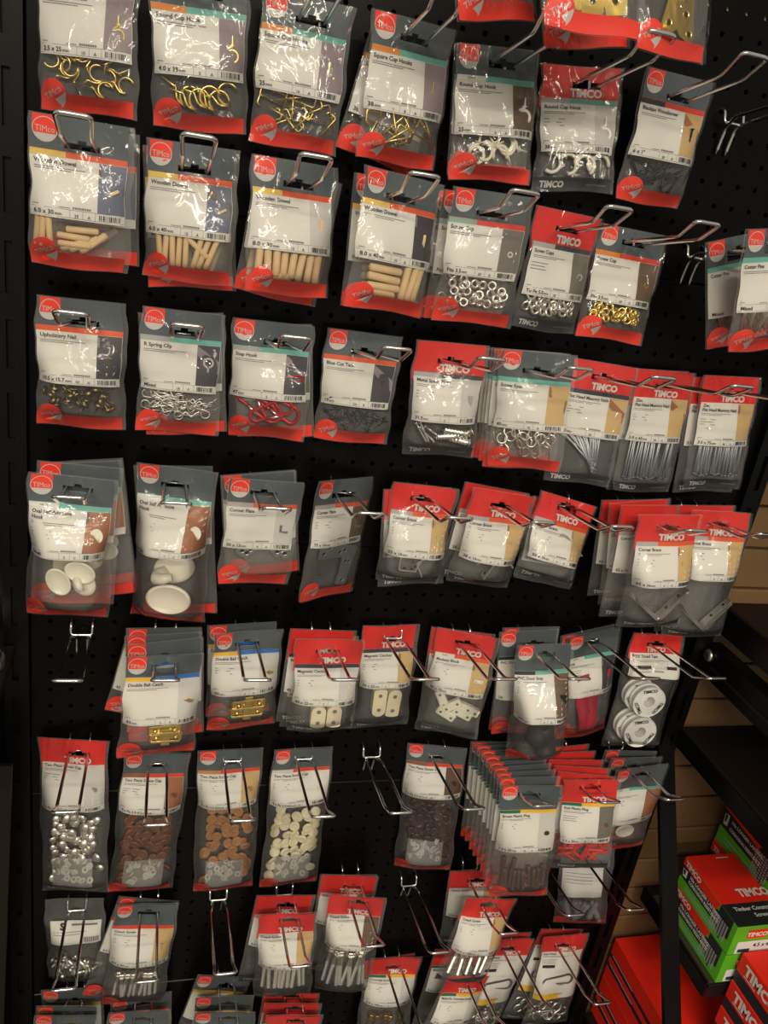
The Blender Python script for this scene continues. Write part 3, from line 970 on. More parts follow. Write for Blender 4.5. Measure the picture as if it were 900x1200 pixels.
    '67': (G_, ['Brown Plastic Plug'], '7.0 x 35mm', '20', 'A', 'yellow', 'green_tag', 'pic_pale', 'cap_choc', .5, [upright('plug_brown', 10, 6, .010), at('plug_brown', (14, 30, -55), (18, 38, -60), (-16, 60, 8), (-30, 62, 0))], 12, 'brown wall plugs', '7.0 x 35mm'),
    '68': (R_S, ['Red Plastic Plug'], '5.5 x 30mm', '20', 'A', 'yellow', 'green_tag', 'pic_stone', 'cap_brown', .5, [strew('plug_red', 20, 25)], 11, 'red wall plugs', '5.5 x 30mm'),
    '69': (G_, [], '', '', '', 'teal', 'white', 'pic_wood', None, 1, [at('ovalbase', (0, 44, 10))], 12, 'fixings beside the red wall plugs', ''),
    '71': ('plain', [], '', '', '', None, None, None, None, 1, [strew('anchor', 16, 25)], 12, 'small anchor bolts', ''),
    '72': (G_, ['Coach Screw'], '6.0 x 50mm', '10', 'B', 'redstripe', None, 'pic_tan', 'coach50', .3, [upright('coach50', 9, 6, .006)], 13, 'short coach screws', '6.0 x 50mm'),
    '74': (R_S, ['Coach Screw'], '6.0 x 80mm', '10', 'B', None, 'silver_tag', 'pic_tan', 'coach50', .3, [upright('coach80', 9, 5, .005)], 13, 'medium coach screws', '6.0 x 80mm'),
    '75': (R_S, ['Coach Screw'], '8.0 x 100mm', '10', 'C', None, 'silver_tag', 'pic_brown', 'coach50', .3, [upright('coach100', 9, 9, .004)], 13, 'long coach screws', '8.0 x 100mm'),
    '77': (R_S, ['Coach Screw'], '10.0 x 120mm', '2', '', None, None, 'pic_tan', None, 1, [upright('coach120', 5, 5, .004)], 15, 'thick coach screws', '10.0 x 120mm'),
    '78': ('cloud', [], '', '', '', None, None, None, None, 1, [('strew', 'tube', 8, 20, 30)], 16, 'grey plastic tubes', ''),
    '80': (G_, [], '', '', '', 'yellow', None, 'pic_pale', None, 1, [upright('concrete', 6, 5, .004)], 9, 'fixings below the anchor bolts', ''),
    '81': (G_, [], '', '', '', 'redstripe', None, 'pic_pale', None, 1, [upright('coach50', 6, 5, .004)], 9, 'fixings below the short coach screws', ''),
    '82': (G_, [], '', '', '', 'yellow', None, 'pic_pale', None, 1, [upright('concrete', 6, 5, .004)], 9, 'fixings below the tan screw caps', ''),
    '83': (R_S, [], '', '', '', 'yellow', 'green_tag', 'pic_pale', None, 1, [upright('concrete', 6, 5, .004)], 9, 'fixings below the medium coach screws', ''),
    '84': (R_S, ['Concrete Screw'], '6.0 x 100mm', '4', '', 'yellow', 'green_tag', 'pic_pale', None, 1, [upright('concrete', 5, 6, .004)], 10, 'yellow-zinc concrete screws', '6.0 x 100mm'),
    '85': (R_S, ['Multi-Fix Concrete Screw'], '7.5 x 120mm', '4', '', 'yellow', 'green_tag', 'pic_pale', None, 1, [upright('concrete', 5, 6, .004)], 10, 'concrete screws below the thick coach screws', ''),
    '86': (R_S, ['Snap Hook'], '', '', '', None, None, None, None, 1, [strew('shook', 8, 25)], 13, 'silver hooks under the empty hook', ''),
    '87': (R_S, ['Snap Hook'], '', '', '', None, None, None, None, 1, [strew('shook', 8, 25)], 13, 'silver hooks beside the red cartons', ''),
}


LAYOUT = {'36': (.033, .062), '41': (.032, .058), '42': (.037, .064), '44': (.032, .057), '52': (.028, .063), '53': (.028, .063), '57': (.040, .071), '58': (.040, .068),
          '67': (.041, .071), '69': (.040, .068), '62': (.034, .061), '63': (.034, .061), '64': (.034, .061), '66': (.031, .059), '61': (.038, .069), '68': (.040, .067),
          '72': (.040, .068), '16': (.034, .057), '47': (.035, .055)}


def sstep(a, b, v):
    t = np.clip((v - a) / (b - a), 0, 1)
    return t * t * (3 - 2 * t)


def lines(a, b, step, extra=()):
    n = max(1, int(round((b - a) / step)))
    v = [a + (b - a) * i / n for i in range(n + 1)]
    for e in extra:
        if a < e < b:
            v = [q for q in v if abs(q - e) > 0.0012 or q in (a, b)] + [e]
    return sorted(v)


ZT = 0.012                      # header above the hanging point
BUMP_W = 0.0040


def wire_at(dd):
    """half spacing and height of the two wires at a distance from the board"""
    if dd >= 0.030:
        return 0.0127, arm_z(dd) - 0.002
    f = max(0.0, (dd - 0.0085) / 0.0215)
    return 0.0065 + 0.0060 * f, -0.0155 + f * (arm_z(0.030) - 0.002 + 0.0155)


def make_packet(pid, key, pose, front, label, group, gap=0.01, gap_back=0.02):
    (style, title, size, qty, letter, stripe, tagc, pic, motif, mscale, contents, T, what, sz) = PRODUCTS[key]
    k, row, X, d, Z, yaw, pitch, roll, w, h = pose
    w, h, T = w / 1000.0, h / 1000.0, T / 1000.0
    if not front:
        T = min(T, 0.010, max(0.0015, gap * 0.40))
    if front:
        for c in contents:
            if c[0] != 'rolls' and isinstance(c[1], str):
                piece(c[1])
                T = max(T, 2.25 * HALF[c[1]][1] + 0.002)
    kb = min(0.22, 0.12 * gap_back / T)
    if key == '59':
        T, kb = 0.024, 0.62        # four rolls bulge both skins
    red = style == 'red'
    hdr, lab, band = (0.037, 0.059, 0.014) if red else (0.030, 0.059, 0.015)
    if key in LAYOUT:
        hdr, lab = LAYOUT[key]
    if style == 'plain':
        hdr, lab, band = 0.040, 0.040, 0.004
    if style == 'cloud':
        hdr, lab, band = 0.055, 0.060, 0.016
    if key in ('86', '87'):
        lab = 0.105
    if key == '59':
        hdr, lab, band = 0.032, 0.034, 0.012
    # the two wires of the hook pass through the header: put the slot exactly there
    hkx, hkz = hook_base(k, row)
    Rot = Matrix.Rotation(math.radians(yaw), 4, 'Z') @ Matrix.Rotation(math.radians(pitch), 4, 'X') @ Matrix.Rotation(math.radians(roll), 4, 'Y')

    def crossing():
        inv = (Matrix.Translation((X, -d, Z)) @ Rot).inverted()
        out = []
        for sgn in (-1, 1):
            dd = d
            for _ in range(4):      # the wire meets the tilted header a little nearer or farther
                wx, wz = wire_at(dd)
                q = inv @ Vector((hkx + sgn * wx, -dd - 0.001, hkz + wz))
                dd += q.y
            out.append((q.x, q.z))
        return out
    cx_lo = -0.004 if style == 'red' else -w / 2 + 0.0016 + 0.0236 + 0.0172
    lo_lim = -0.0150 if style != 'red' else ZT - hdr + 0.0110
    for _ in range(3):
        cr_ = crossing()
        cx_ = (cr_[0][0] + cr_[1][0]) / 2
        zlo, zhi = min(cr_[0][1], cr_[1][1]) - 0.0031, max(cr_[0][1], cr_[1][1]) + 0.0022
        X += cx_ - max(cx_lo, min(0.008, cx_))
        if zhi > 0.0080:
            Z += zhi - 0.0080
        elif zlo < lo_lim:
            Z += zlo - lo_lim
    cr_ = crossing()
    sdx = (cr_[0][0] + cr_[1][0]) / 2
    s_lo, s_hi = min(cr_[0][1], cr_[1][1]) - 0.0031, max(cr_[0][1], cr_[1][1]) + 0.0022
    s_w = abs(cr_[1][0] - cr_[0][0]) / 2 + 0.0032 + 0.0022 * abs(math.tan(math.radians(yaw)))
    b_hi = s_hi + 0.0030

    def in_slot(x, z):
        return (abs(x - sdx) < s_w and s_lo < z < s_hi) or (abs(x - sdx) < BUMP_W and s_hi <= z < b_hi)
    sz_l = (s_lo, s_hi, b_hi)
    sx_ = (sdx - s_w, sdx - BUMP_W, sdx + BUMP_W, sdx + s_w)
    rnd = random.Random(sum(ord(c) * (i + 3) for i, c in enumerate(pid)))
    root = thing('packet', label, 'packet', (X, -d, Z), group)
    root.matrix_basis = (Matrix.Translation((X, -d, Z)) @ Matrix.Rotation(math.radians(yaw), 4, 'Z') @
                         Matrix.Rotation(math.radians(pitch), 4, 'X') @ Matrix.Rotation(math.radians(roll), 4, 'Y'))
    zb = ZT - h
    ph = [rnd.uniform(0, 6.28) for _ in range(5)]
    amp = 0.0010 if front else 0.0003
    curl = rnd.uniform(-0.002, 0.003) if front else 0.0
    pinch = 0.10 if key in ('41', '42') and front else 0.015
    vp = 0.56 if key in ('41', '42') else 0.7

    def warp(x, z, off, back=False):
        x, z = np.asarray(x, float), np.asarray(z, float)
        u, v = 2 * x / w, (ZT - z) / h
        pr = sstep(hdr * 0.7 / h, (hdr + lab * 0.95) / h, v) * (1 - sstep(1 - 1.5 * band / h, 1 - 0.1 * band / h, v))
        f = T * pr * (1 - np.abs(np.clip(u, -1, 1)) ** (12 if key == '59' else 4))
        rp = amp * (np.sin(2.6 * u + 9 * v + ph[0]) + 0.7 * np.sin(4.4 * u - 8 * v + ph[1])) + curl * u * u * np.cos(3 * v)
        edge = 0.0012 * np.sin(11 * v + ph[2]) * np.sign(u) * np.abs(u) ** 3 + 0.0008 * np.sin(23 * v + ph[3]) * u ** 3
        xx = x * (1 - pinch * np.exp(-((v - vp) / 0.13) ** 2)) + (edge if front else 0)
        zz = z + 0.0012 * np.sin(3 * u + ph[4]) * np.clip((v - 0.85) / 0.15, 0, 1)
        yy = (kb * f - 0.45 * rp + 0.0016) if back else -(f * 0.86 + rp + off)
        return xx, yy, zz

    def sheet(name, xs, zs, off, m, parent, skip=None, back=False, smooth=True):
        gx, gz = np.meshgrid(xs, zs)
        a, b, c = warp(gx.ravel(), gz.ravel(), off, back)
        n = len(xs)
        F = []
        for i in range(len(zs) - 1):
            for j in range(n - 1):
                if skip and skip((xs[j] + xs[j + 1]) / 2, (zs[i] + zs[i + 1]) / 2):
                    continue
                F.append((i * n + j, i * n + j + 1, (i + 1) * n + j + 1, (i + 1) * n + j))
        return link(name, new_mesh(name, np.c_[a, b, c], F, [m], smooth), parent)

    def patch(name, x0, x1, z0, z1, off, m, parent, step=0.007):
        return sheet(name, lines(x0, x1, step), lines(z0, z1, step), off, m, parent)

    def letters(name, s, x, z, sz_, m, parent, off=0.0009, bold=0.02, align='l', fit=None, rot=0.0, squash=1.0):
        V, F, tw = text2d(s, bold)
        kx = sz_ * squash
        if fit and tw * kx > fit:
            kx = fit / tw
        dx = {'l': 0, 'c': -tw * kx / 2, 'r': -tw * kx}[align]
        px_, pz = V[:, 0] * kx + dx, V[:, 1] * sz_
        cr, sr = math.cos(rot), math.sin(rot)
        a, b, c = warp(x + px_ * cr - pz * sr, z + px_ * sr + pz * cr, off)
        return link(name, new_mesh(name, np.c_[a, b, c], F, [m]), parent)

    def bars(name, rects, off, m, parent):
        P2, F = [], []
        for (x0, x1, z0, z1) in rects:
            n = max(1, int((x1 - x0) / 0.012))
            for i in range(n):
                a, e = x0 + (x1 - x0) * i / n, x0 + (x1 - x0) * (i + 1) / n
                b = len(P2)
                P2 += [(a, z0), (e, z0), (e, z1), (a, z1)]
                F.append((b, b + 1, b + 2, b + 3))
        P2 = np.array(P2)
        a, b, c = warp(P2[:, 0], P2[:, 1], off)
        return tag(link(name, new_mesh(name, np.c_[a, b, c], F, [m]), parent), kind='stuff')

    def roundel(name, cx, cz, r, rot, off, parent):
        n = 28
        P2, F, MI = [], [], []

        def poly(pts, mi):
            b = len(P2)
            c = np.mean(pts, axis=0)
            P2.append(tuple(c))
            P2.extend(pts)
            m = len(pts)
            for i in range(m):
                F.append((b, b + 1 + i, b + 1 + (i + 1) % m))
                MI.append(mi)

        def rp(a, q):
            return (cx + q * math.cos(a + rot), cz + q * math.sin(a + rot))
        poly([rp(2 * math.pi * i / n, r) for i in range(n)], 0)
        P_a = len(P2)
        a0 = math.asin(-0.34)
        seg = [rp(math.pi - a0 + (math.pi + 2 * a0) * i / 14, r * 0.93) for i in range(15)]
        poly(seg, 1)
        P_b = len(P2)
        for i in range(n):
            a, e = 2 * math.pi * i / n, 2 * math.pi * (i + 1) / n
            b = len(P2)
            P2.extend([rp(a, r * 0.93), rp(e, r * 0.93), rp(e, r), rp(a, r)])
            F.append((b, b + 1, b + 2, b + 3))
            MI.append(1 if name == 'logo' else 0)
        A = np.array(P2)
        offs = np.full(len(A), off)
        offs[P_a:P_b] += 0.00015
        offs[P_b:] += 0.00015
        a, b, c = warp(A[:, 0], A[:, 1], offs)
        return link(name, new_mesh(name, np.c_[a, b, c], F, ['band_red', 'pic_pale'], False, MI), parent)

    cell = 0.0062 if front else 0.009
    lx0, lx1 = -w / 2 + 0.0016, w / 2 - rnd.uniform(0.003, 0.006)
    # film: front and back skins with the euro slot cut through
    gxs = lines(-w / 2, w / 2, cell, sx_)
    gzs = lines(zb, ZT, cell, sz_l)
    sheet('film', gxs, gzs, 0.0014, FILM, root, in_slot)
    sheet('back_film', lines(-w / 2, w / 2, cell * 1.5, sx_), lines(zb, ZT, cell * 1.5, sz_l), 0, BACKFILM, root, in_slot, True)
    zl1 = ZT - hdr
    zl0 = zl1 - lab
    if style in ('grey', 'red', 'cloud'):
        hm = 'red' if red else 'header_grey'
        hx = lines(lx0, lx1, cell, sx_)
        hz = lines(zl1 - (0.010 if red else 0.0), ZT - 0.0008, cell, sz_l)
        hd = sheet('header', hx, hz, 0.0, hm, root, in_slot)
        if red:
            if key == '59':
                letters('header_lettering', 'TIMCO', 0.0, ZT - hdr + 0.0022, 0.0100, 'white', hd, 0.0007, 0.045, 'c')
            else:
                letters('header_lettering', 'TIMCO', 0.006, ZT - hdr + 0.0022, 0.0115, 'white', hd, 0.0007, 0.05, 'c')
        else:
            rc, rz, rr = lx0 + 0.0128, ZT - 0.0135, 0.0108
            patch('logo_square', rc - rr, rc + rr, rz, ZT - 0.001, 0.0003, 'band_red', hd)
            lg = roundel('logo', rc, rz, rr, 0.0, 0.0006, hd)
            letters('logo_lettering', 'TIMco', rc, rz - 0.0022, 0.0078, 'pic_pale', hd, 0.00095, 0.0, 'c', squash=0.82)
        # foot band
        bd = patch('foot_band', lx0 - 0.001, lx1 + 0.001, zb + 0.0006, zb + band, 0.0002, 'band_grey' if red else 'band_red', root)
        if red:
            letters('band_lettering', 'TIMCO', lx0 + 0.006, zb + band * 0.32, 0.0085, 'white', bd, 0.0008, 0.045)
            if front:
                bars('band_fine_print', [(lx1 - 0.030, lx1 - 0.006, zb + band * 0.45, zb + band * 0.58)], 0.0008, 'fine', bd)
        else:
            rc, rz, rr = lx0 + 0.0130, zb + band * 0.92, 0.0130
            roundel('band_logo', rc, rz, rr, 0.52, 0.0006, bd)
            letters('band_lettering', 'TIMco', rc + 0.0010, rz - 0.0015, 0.0085, 'pic_pale', bd, 0.00095, 0.0, 'c', rot=0.52, squash=0.85)
    # label
    if style == 'plain':
        lb = patch('label', -w * 0.40, w * 0.44, zl0, zl1, 0.0003, 'white', root)
        bars('fine_print', [(-w * .05, w * .38, zl1 - .008, zl1 - .005), (-w * .36, w * .2, zl1 - .018, zl1 - .0172), (-w * .36, w * .1, zl1 - .022, zl1 - .0212)], 0.0008, 'fine', lb)
        letters('lettering', 'S', -w * 0.24, zl1 - 0.013, 0.014, 'ink', lb, 0.0009, 0.05)
        bars('barcode', [(w * .16 + i * .0022, w * .16 + i * .0022 + .0011, zl0 + .004, zl0 + .013) for i in range(10)], 0.0008, 'ink', lb)
    elif style == 'cloud':
        lb = patch('label', lx0 + 0.004, lx1 - 0.012, zl0, zl1, 0.0003, 'pic_pale', root)
        bars('fine_print', [(lx0 + .010, lx1 - .03, zl1 - .012 - .006 * i, zl1 - .0112 - .006 * i) for i in range(4)], 0.0008, 'fine', lb)
    else:
        lb = patch('label', lx0 + (0.002 if red else 0), lx1 - (0.001 if red else 0), zl0, zl1, 0.0003, 'white', root)
        ax0, ax1 = lx0 + (0.002 if red else 0), lx1 - (0.001 if red else 0)
        sh = 0.0055
        tw = (ax1 - ax0) * 0.36
        top = zl1
        if stripe:
            patch('colour_stripe', ax0, ax1, zl1 - sh, zl1, 0.0005, stripe, lb)
            top = zl1 - sh
        if tagc and (front or tagc != 'white'):
            patch('colour_tag', ax0, ax0 + tw, zl1 - sh, zl1 - 0.0003, 0.0007, tagc, lb)
            if tagc == 'white' and front:
                letters('tag_lettering', 'WHITE', ax0 + tw * 0.5, zl1 - 0.0038, 0.0027, 'ink', lb, 0.001, 0.0, 'c')
        row_h = 0.0088
        pw = (ax1 - ax0) * 0.29
        if pic and key not in ('86', '87'):
            pc = patch('picture', ax1 - pw, ax1 - 0.0004, zl0 + row_h, top - 0.0003, 0.0005, pic, lb)
            if front and motif:
                mx, mz = ax1 - pw * 0.5, zl0 + row_h + (top - zl0 - row_h) * 0.42
                a, b, c = warp([mx], [mz], 0.0010)
                S = Matrix.Diagonal((mscale, 0.03, mscale, 1)) if mscale != 1 else Matrix.Diagonal((.5, .03, .5, 1))
                Rr = Matrix.Rotation(math.radians(60 if motif in ('d630', 'd640') else 0), 4, 'Y')
                mo = link('picture_motif', piece(motif), pc, Matrix.Translation((float(a[0]), float(b[0]), float(c[0]))) @ Rr @ S)
            if front and pic in ('pic_slate', 'pic_dark', 'pic_tan', 'pic_wood'):
                second = {'pic_slate': 'pic_brown', 'pic_dark': 'pic_mauve', 'pic_tan': 'pic_wood', 'pic_wood': 'pic_brown'}[pic]
                x0, x1, z0, z1 = ax1 - pw + .0003, ax1 - 0.0006, zl0 + row_h + .0003, top - 0.0006
                P2 = np.array([(x0, z1 - (z1 - z0) * .25), (x1, z0 + (z1 - z0) * .30), (x1, z0 + (z1 - z0) * .62), (x0, z1 - (z1 - z0) * .02)] if pic != 'pic_wood'
                              else [(x0, z0), (x0 + .006, z0), (x0 + .002, z1), (x0, z1)])
                a, b, c = warp(P2[:, 0], P2[:, 1], 0.0008)
                link('picture_tone', new_mesh('picture_tone', np.c_[a, b, c], [(0, 1, 2, 3)], [second]), pc)
        tz = top - 0.0062
        if key in ('38', '39'):
            tz = top - 0.006
        for i, t in enumerate(title):
            letters('title', t, ax0 + 0.0035, tz - 0.0058 * i, 0.0056, 'ink', lb, 0.0009, 0.017, 'l', fit=(ax1 - ax0) - (pw if pic else 0) - 0.005 if style == 'grey' or len(title) > 1 else (ax1 - ax0) * 0.72)
        tz -= 0.0058 * max(0, len(title) - 1)
        textw = (ax1 - ax0) - (pw if pic else 0.004) - 0.008
        if front:
            fp = [(ax0 + .0035, ax0 + .0035 + textw * 0.86, tz - .0036, tz - .0030), (ax0 + .0035, ax0 + .0035 + textw * 0.62, tz - .0054, tz - .0048)]
            if red or h > 0.15:
                fp += [(ax0 + .0035, ax0 + .0035 + textw * f, tz - .0054 - g_, tz - .0046 - g_) for f, g_ in ((.42, .006), (.36, .0095), (.4, .013))]
            fp += [(ax0 + .0025, ax0 + .008, zl0 + row_h + .0018, zl0 + row_h + .0024), (ax0 + .026, ax0 + .036, zl0 + row_h + .0010, zl0 + row_h + .0016)]
            bars('fine_print', fp, 0.0007, 'fine', lb)
            bars('product_code', [(ax0 + .0385 + .0021 * i, ax0 + .0385 + .0021 * i + .0016, zl0 + row_h + .0009, zl0 + row_h + .0026) for i in range(8)], 0.0007, 'fine', lb)
        if size:
            num = size[:-2] if size.endswith('mm') else size
            lt = letters('size_lettering', num, ax0 + 0.0035, zl0 + 0.0028, 0.0056, 'ink', lb, 0.0009, 0.016, fit=0.027)
            if size.endswith('mm') and front:
                tw_ = min(text2d(num, 0.016)[2] * 0.0056, 0.027)
                letters('unit_lettering', 'mm', ax0 + 0.0042 + tw_, zl0 + 0.0028, 0.0042, 'ink', lb, 0.0009, 0.01)
        if front and key not in ('86', '87', '59'):
            t = 0.0003
            bx = [(ax0 + .0012, ax1 - .0012, zl0 + row_h - t, zl0 + row_h), (ax0 + .0012, ax1 - .0012, zl0 + .0012, zl0 + .0012 + t)]
            for f in (0.42, 0.555, 0.69):
                bx.append((ax0 + (ax1 - ax0) * f, ax0 + (ax1 - ax0) * f + t, zl0 + .0012, zl0 + row_h))
            bars('size_row_frame', bx, 0.0006, 'fine', lb)
            if qty:
                letters('quantity_lettering', qty, ax0 + (ax1 - ax0) * 0.49, zl0 + 0.0022, 0.0040, 'ink', lb, 0.0009, 0.008, 'c')
            if letter:
                letters('quantity_lettering', letter, ax0 + (ax1 - ax0) * 0.625, zl0 + 0.0022, 0.0040, 'ink', lb, 0.0009, 0.008, 'c')
            b0 = ax0 + (ax1 - ax0) * 0.73
            bw = (ax1 - ax0) * 0.23
            wd = [rnd.choice((0.25, 0.5, 0.75)) for _ in range(15)]
            bars('barcode', [(b0 + bw * i / 15, b0 + bw * (i + wd[i]) / 15, zl0 + .0022, zl0 + row_h - .0016) for i in range(15)], 0.0007, 'ink', lb)
        if key in ('86', '87'):
            patch('yellow_foot', ax0, ax0 + (ax1 - ax0) * 0.6, zl0, zl0 + 0.014, 0.0006, 'yellow_print', lb)
            bars('fine_print', [(ax0 + .006, ax0 + .03, zl1 - .034, zl1 - .028)], 0.0007, 'ink', lb)
            a, b, c = warp([(ax0 + ax1) / 2], [zl0 + lab * 0.42], 0.0012)
            link('picture_motif', piece('greysnap'), lb, Matrix.Translation((float(a[0]), float(b[0]), float(c[0]))) @ Matrix.Diagonal((1.1, .03, 1.1, 1)))
        if key == '59' and front:
            bars('print_bar', [(ax0 + .008, ax0 + .034, zl1 - .020, zl1 - .016), (ax1 - .022, ax1 - .006, zl1 - .020, zl1 - .016)], 0.0007, 'ink', lb)

    # ---------------------------------------------------------------- contents
    def put(pn, x, z, rot, tilt=0.0, tilt2=0.0, depth=0.5, scale=1.0, swing=0.0):
        me = piece(pn)
        hx, hy, hz = HALF[pn]
        if not front and 2 * hy > T:
            return None
        cr, sr = abs(math.cos(math.radians(rot))), abs(math.sin(math.radians(rot)))
        ex, ez = hx * cr + hz * sr, hx * sr + hz * cr
        mx_ = max(0.0, w * 0.47 - ex)
        x = max(-mx_, min(mx_, x))
        z = max(zb + band * 0.95 + ez, z)
        if not front:
            tilt = tilt2 = 0.0
        hy = hy * 1.02 + hz * abs(math.sin(math.radians(tilt))) + hx * abs(math.sin(math.radians(tilt2)))
        a, b, c = warp([x, x - ex * .9, x + ex * .9, x, x], [z, z, z, z - ez * .9, z + ez * .9], 0.0)
        room = float(np.min(-b))
        mid = float(-b[0]) * depth
        if room >= 2 * hy:
            yy = -max(hy - 0.0005, min(mid, room - hy - 0.0003))
        else:
            yy = -room / 2
        M = (Matrix.Translation((float(a[0]), yy, float(c[0]))) @ Matrix.Rotation(math.radians(rot), 4, 'Y') @
             Matrix.Rotation(math.radians(tilt), 4, 'X') @ Matrix.Rotation(math.radians(tilt2), 4, 'Z'))
        return link(me.name.split('.')[0], me, root, M)

    z_lo, z_hi = zb + band + 0.004, zl0 - 0.002
    xw = w * 0.37
    for c in contents:
        kind = c[0]
        if kind == 'at':
            for q, (x, zmm, rot) in enumerate(c[2]):
                put(c[1], x / 1000 * w / 0.093, zb + zmm / 1000, rot, depth=0.40 + 0.07 * (q % 3))
        elif kind == 'strew':
            n = c[2] if front else max(3, c[2] // 3)
            base = c[4] if len(c) > 4 else None
            zm = min(z_hi + 0.004, z_lo + 0.040 if n > 14 else z_lo + 0.034)
            cols = max(2, int(math.ceil(math.sqrt(n * 2.2))))
            rows_ = int(math.ceil(n / cols))
            for i in range(n):
                fx = ((i % cols) + 0.5 + rnd.uniform(-.4, .4)) / cols
                fz = ((i // cols) + 0.5 + rnd.uniform(-.45, .45)) / rows_
                rot = rnd.uniform(0, 360) if base is None else rnd.choice((0, 180)) + rnd.uniform(-base, base)
                put(c[1], -xw + 2 * xw * fx, z_lo + 0.003 + (zm - z_lo - 0.003) * fz, rot, rnd.uniform(-c[3], c[3]) * 0.5, rnd.uniform(-c[3], c[3]) * 0.5, 0.35 + 0.3 * rnd.random())
        elif kind == 'upright':
            n = c[2] if front else max(4, c[2] // 3)
            for i in range(n):
                x = -xw + 2 * xw * (i + 0.5 + rnd.uniform(-.3, .3)) / n
                flip = 180 if rnd.random() < 0.7 and c[1].startswith('nail') else 0
                piece(c[1])
                zz = z_lo + rnd.uniform(0, c[4]) + HALF[c[1]][2]
                put(c[1], x, zz, flip + rnd.uniform(-c[3], c[3]), depth=0.34 + 0.2 * (i % 2))
        elif kind == 'fan':
            n = c[2]
            for i in range(n):
                f = (i + 0.5) / n
                rot = 180 - 62 + 60 * f + rnd.uniform(-4, 4)
                x = -xw + 2 * xw * f
                L = 0.060
                a = math.radians(rot)
                put(c[1], x * 0.5, z_lo + 0.034 + 0.006 * math.sin(i), rot, depth=0.36 + 0.24 * (i % 3) / 2)
        elif kind == 'caps':
            span = z_hi + 0.006 - (z_lo + 0.052)
            n = c[2]
            cols = 5
            for i in range(n):
                fx = ((i % cols) + 0.5 + rnd.uniform(-.35, .35)) / cols
                fz = ((i // cols) + rnd.uniform(.1, .9)) / math.ceil(n / cols)
                put(c[1], -xw + 2 * xw * fx, z_lo + 0.045 + span * fz, 0, rnd.uniform(-24, 24), rnd.uniform(-24, 24), 0.40 + 0.45 * (i % 3) / 2)
            for i in range(4):
                put(c[1], rnd.choice((-1, 1)) * xw * rnd.uniform(.8, 1), z_lo + 0.006 + 0.010 * i, 0, rnd.uniform(-30, 30), rnd.uniform(-30, 30), 0.4)
            # inner bag of washers
            ixs, izs = lines(-xw * 0.86, xw * 0.80, 0.008), lines(z_lo + 0.001, z_lo + 0.052, 0.008)
            gx, gz = np.meshgrid(ixs, izs)
            a, b, cc = warp(gx.ravel(), gz.ravel(), 0)
            nn = len(ixs)
            F = [(i * nn + j, i * nn + j + 1, (i + 1) * nn + j + 1, (i + 1) * nn + j) for i in range(len(izs) - 1) for j in range(nn - 1)]
            ib = link('inner_bag', new_mesh('inner_bag', np.c_[a, b * 0.94, cc], F, [INNER], True), root)
            for i in range(26):
                fx, fz = rnd.random(), rnd.random()
                o = put('washer', -xw * 0.75 + xw * 1.45 * fx, z_lo + 0.006 + 0.040 * fz, 0, rnd.uniform(-60, 60), rnd.uniform(-60, 60), 0.35 + 0.4 * rnd.random())
        elif kind == 'rolls':
            for (x, zz, y) in ((-0.002, 0.092, 0.0066), (-0.002, 0.036, 0.0066), (0.004, 0.092, -0.0095), (0.004, 0.036, -0.0095)):
                link('tape_roll', piece('roll'), root, Matrix.Translation((x, y, zb + zz)))
    return root


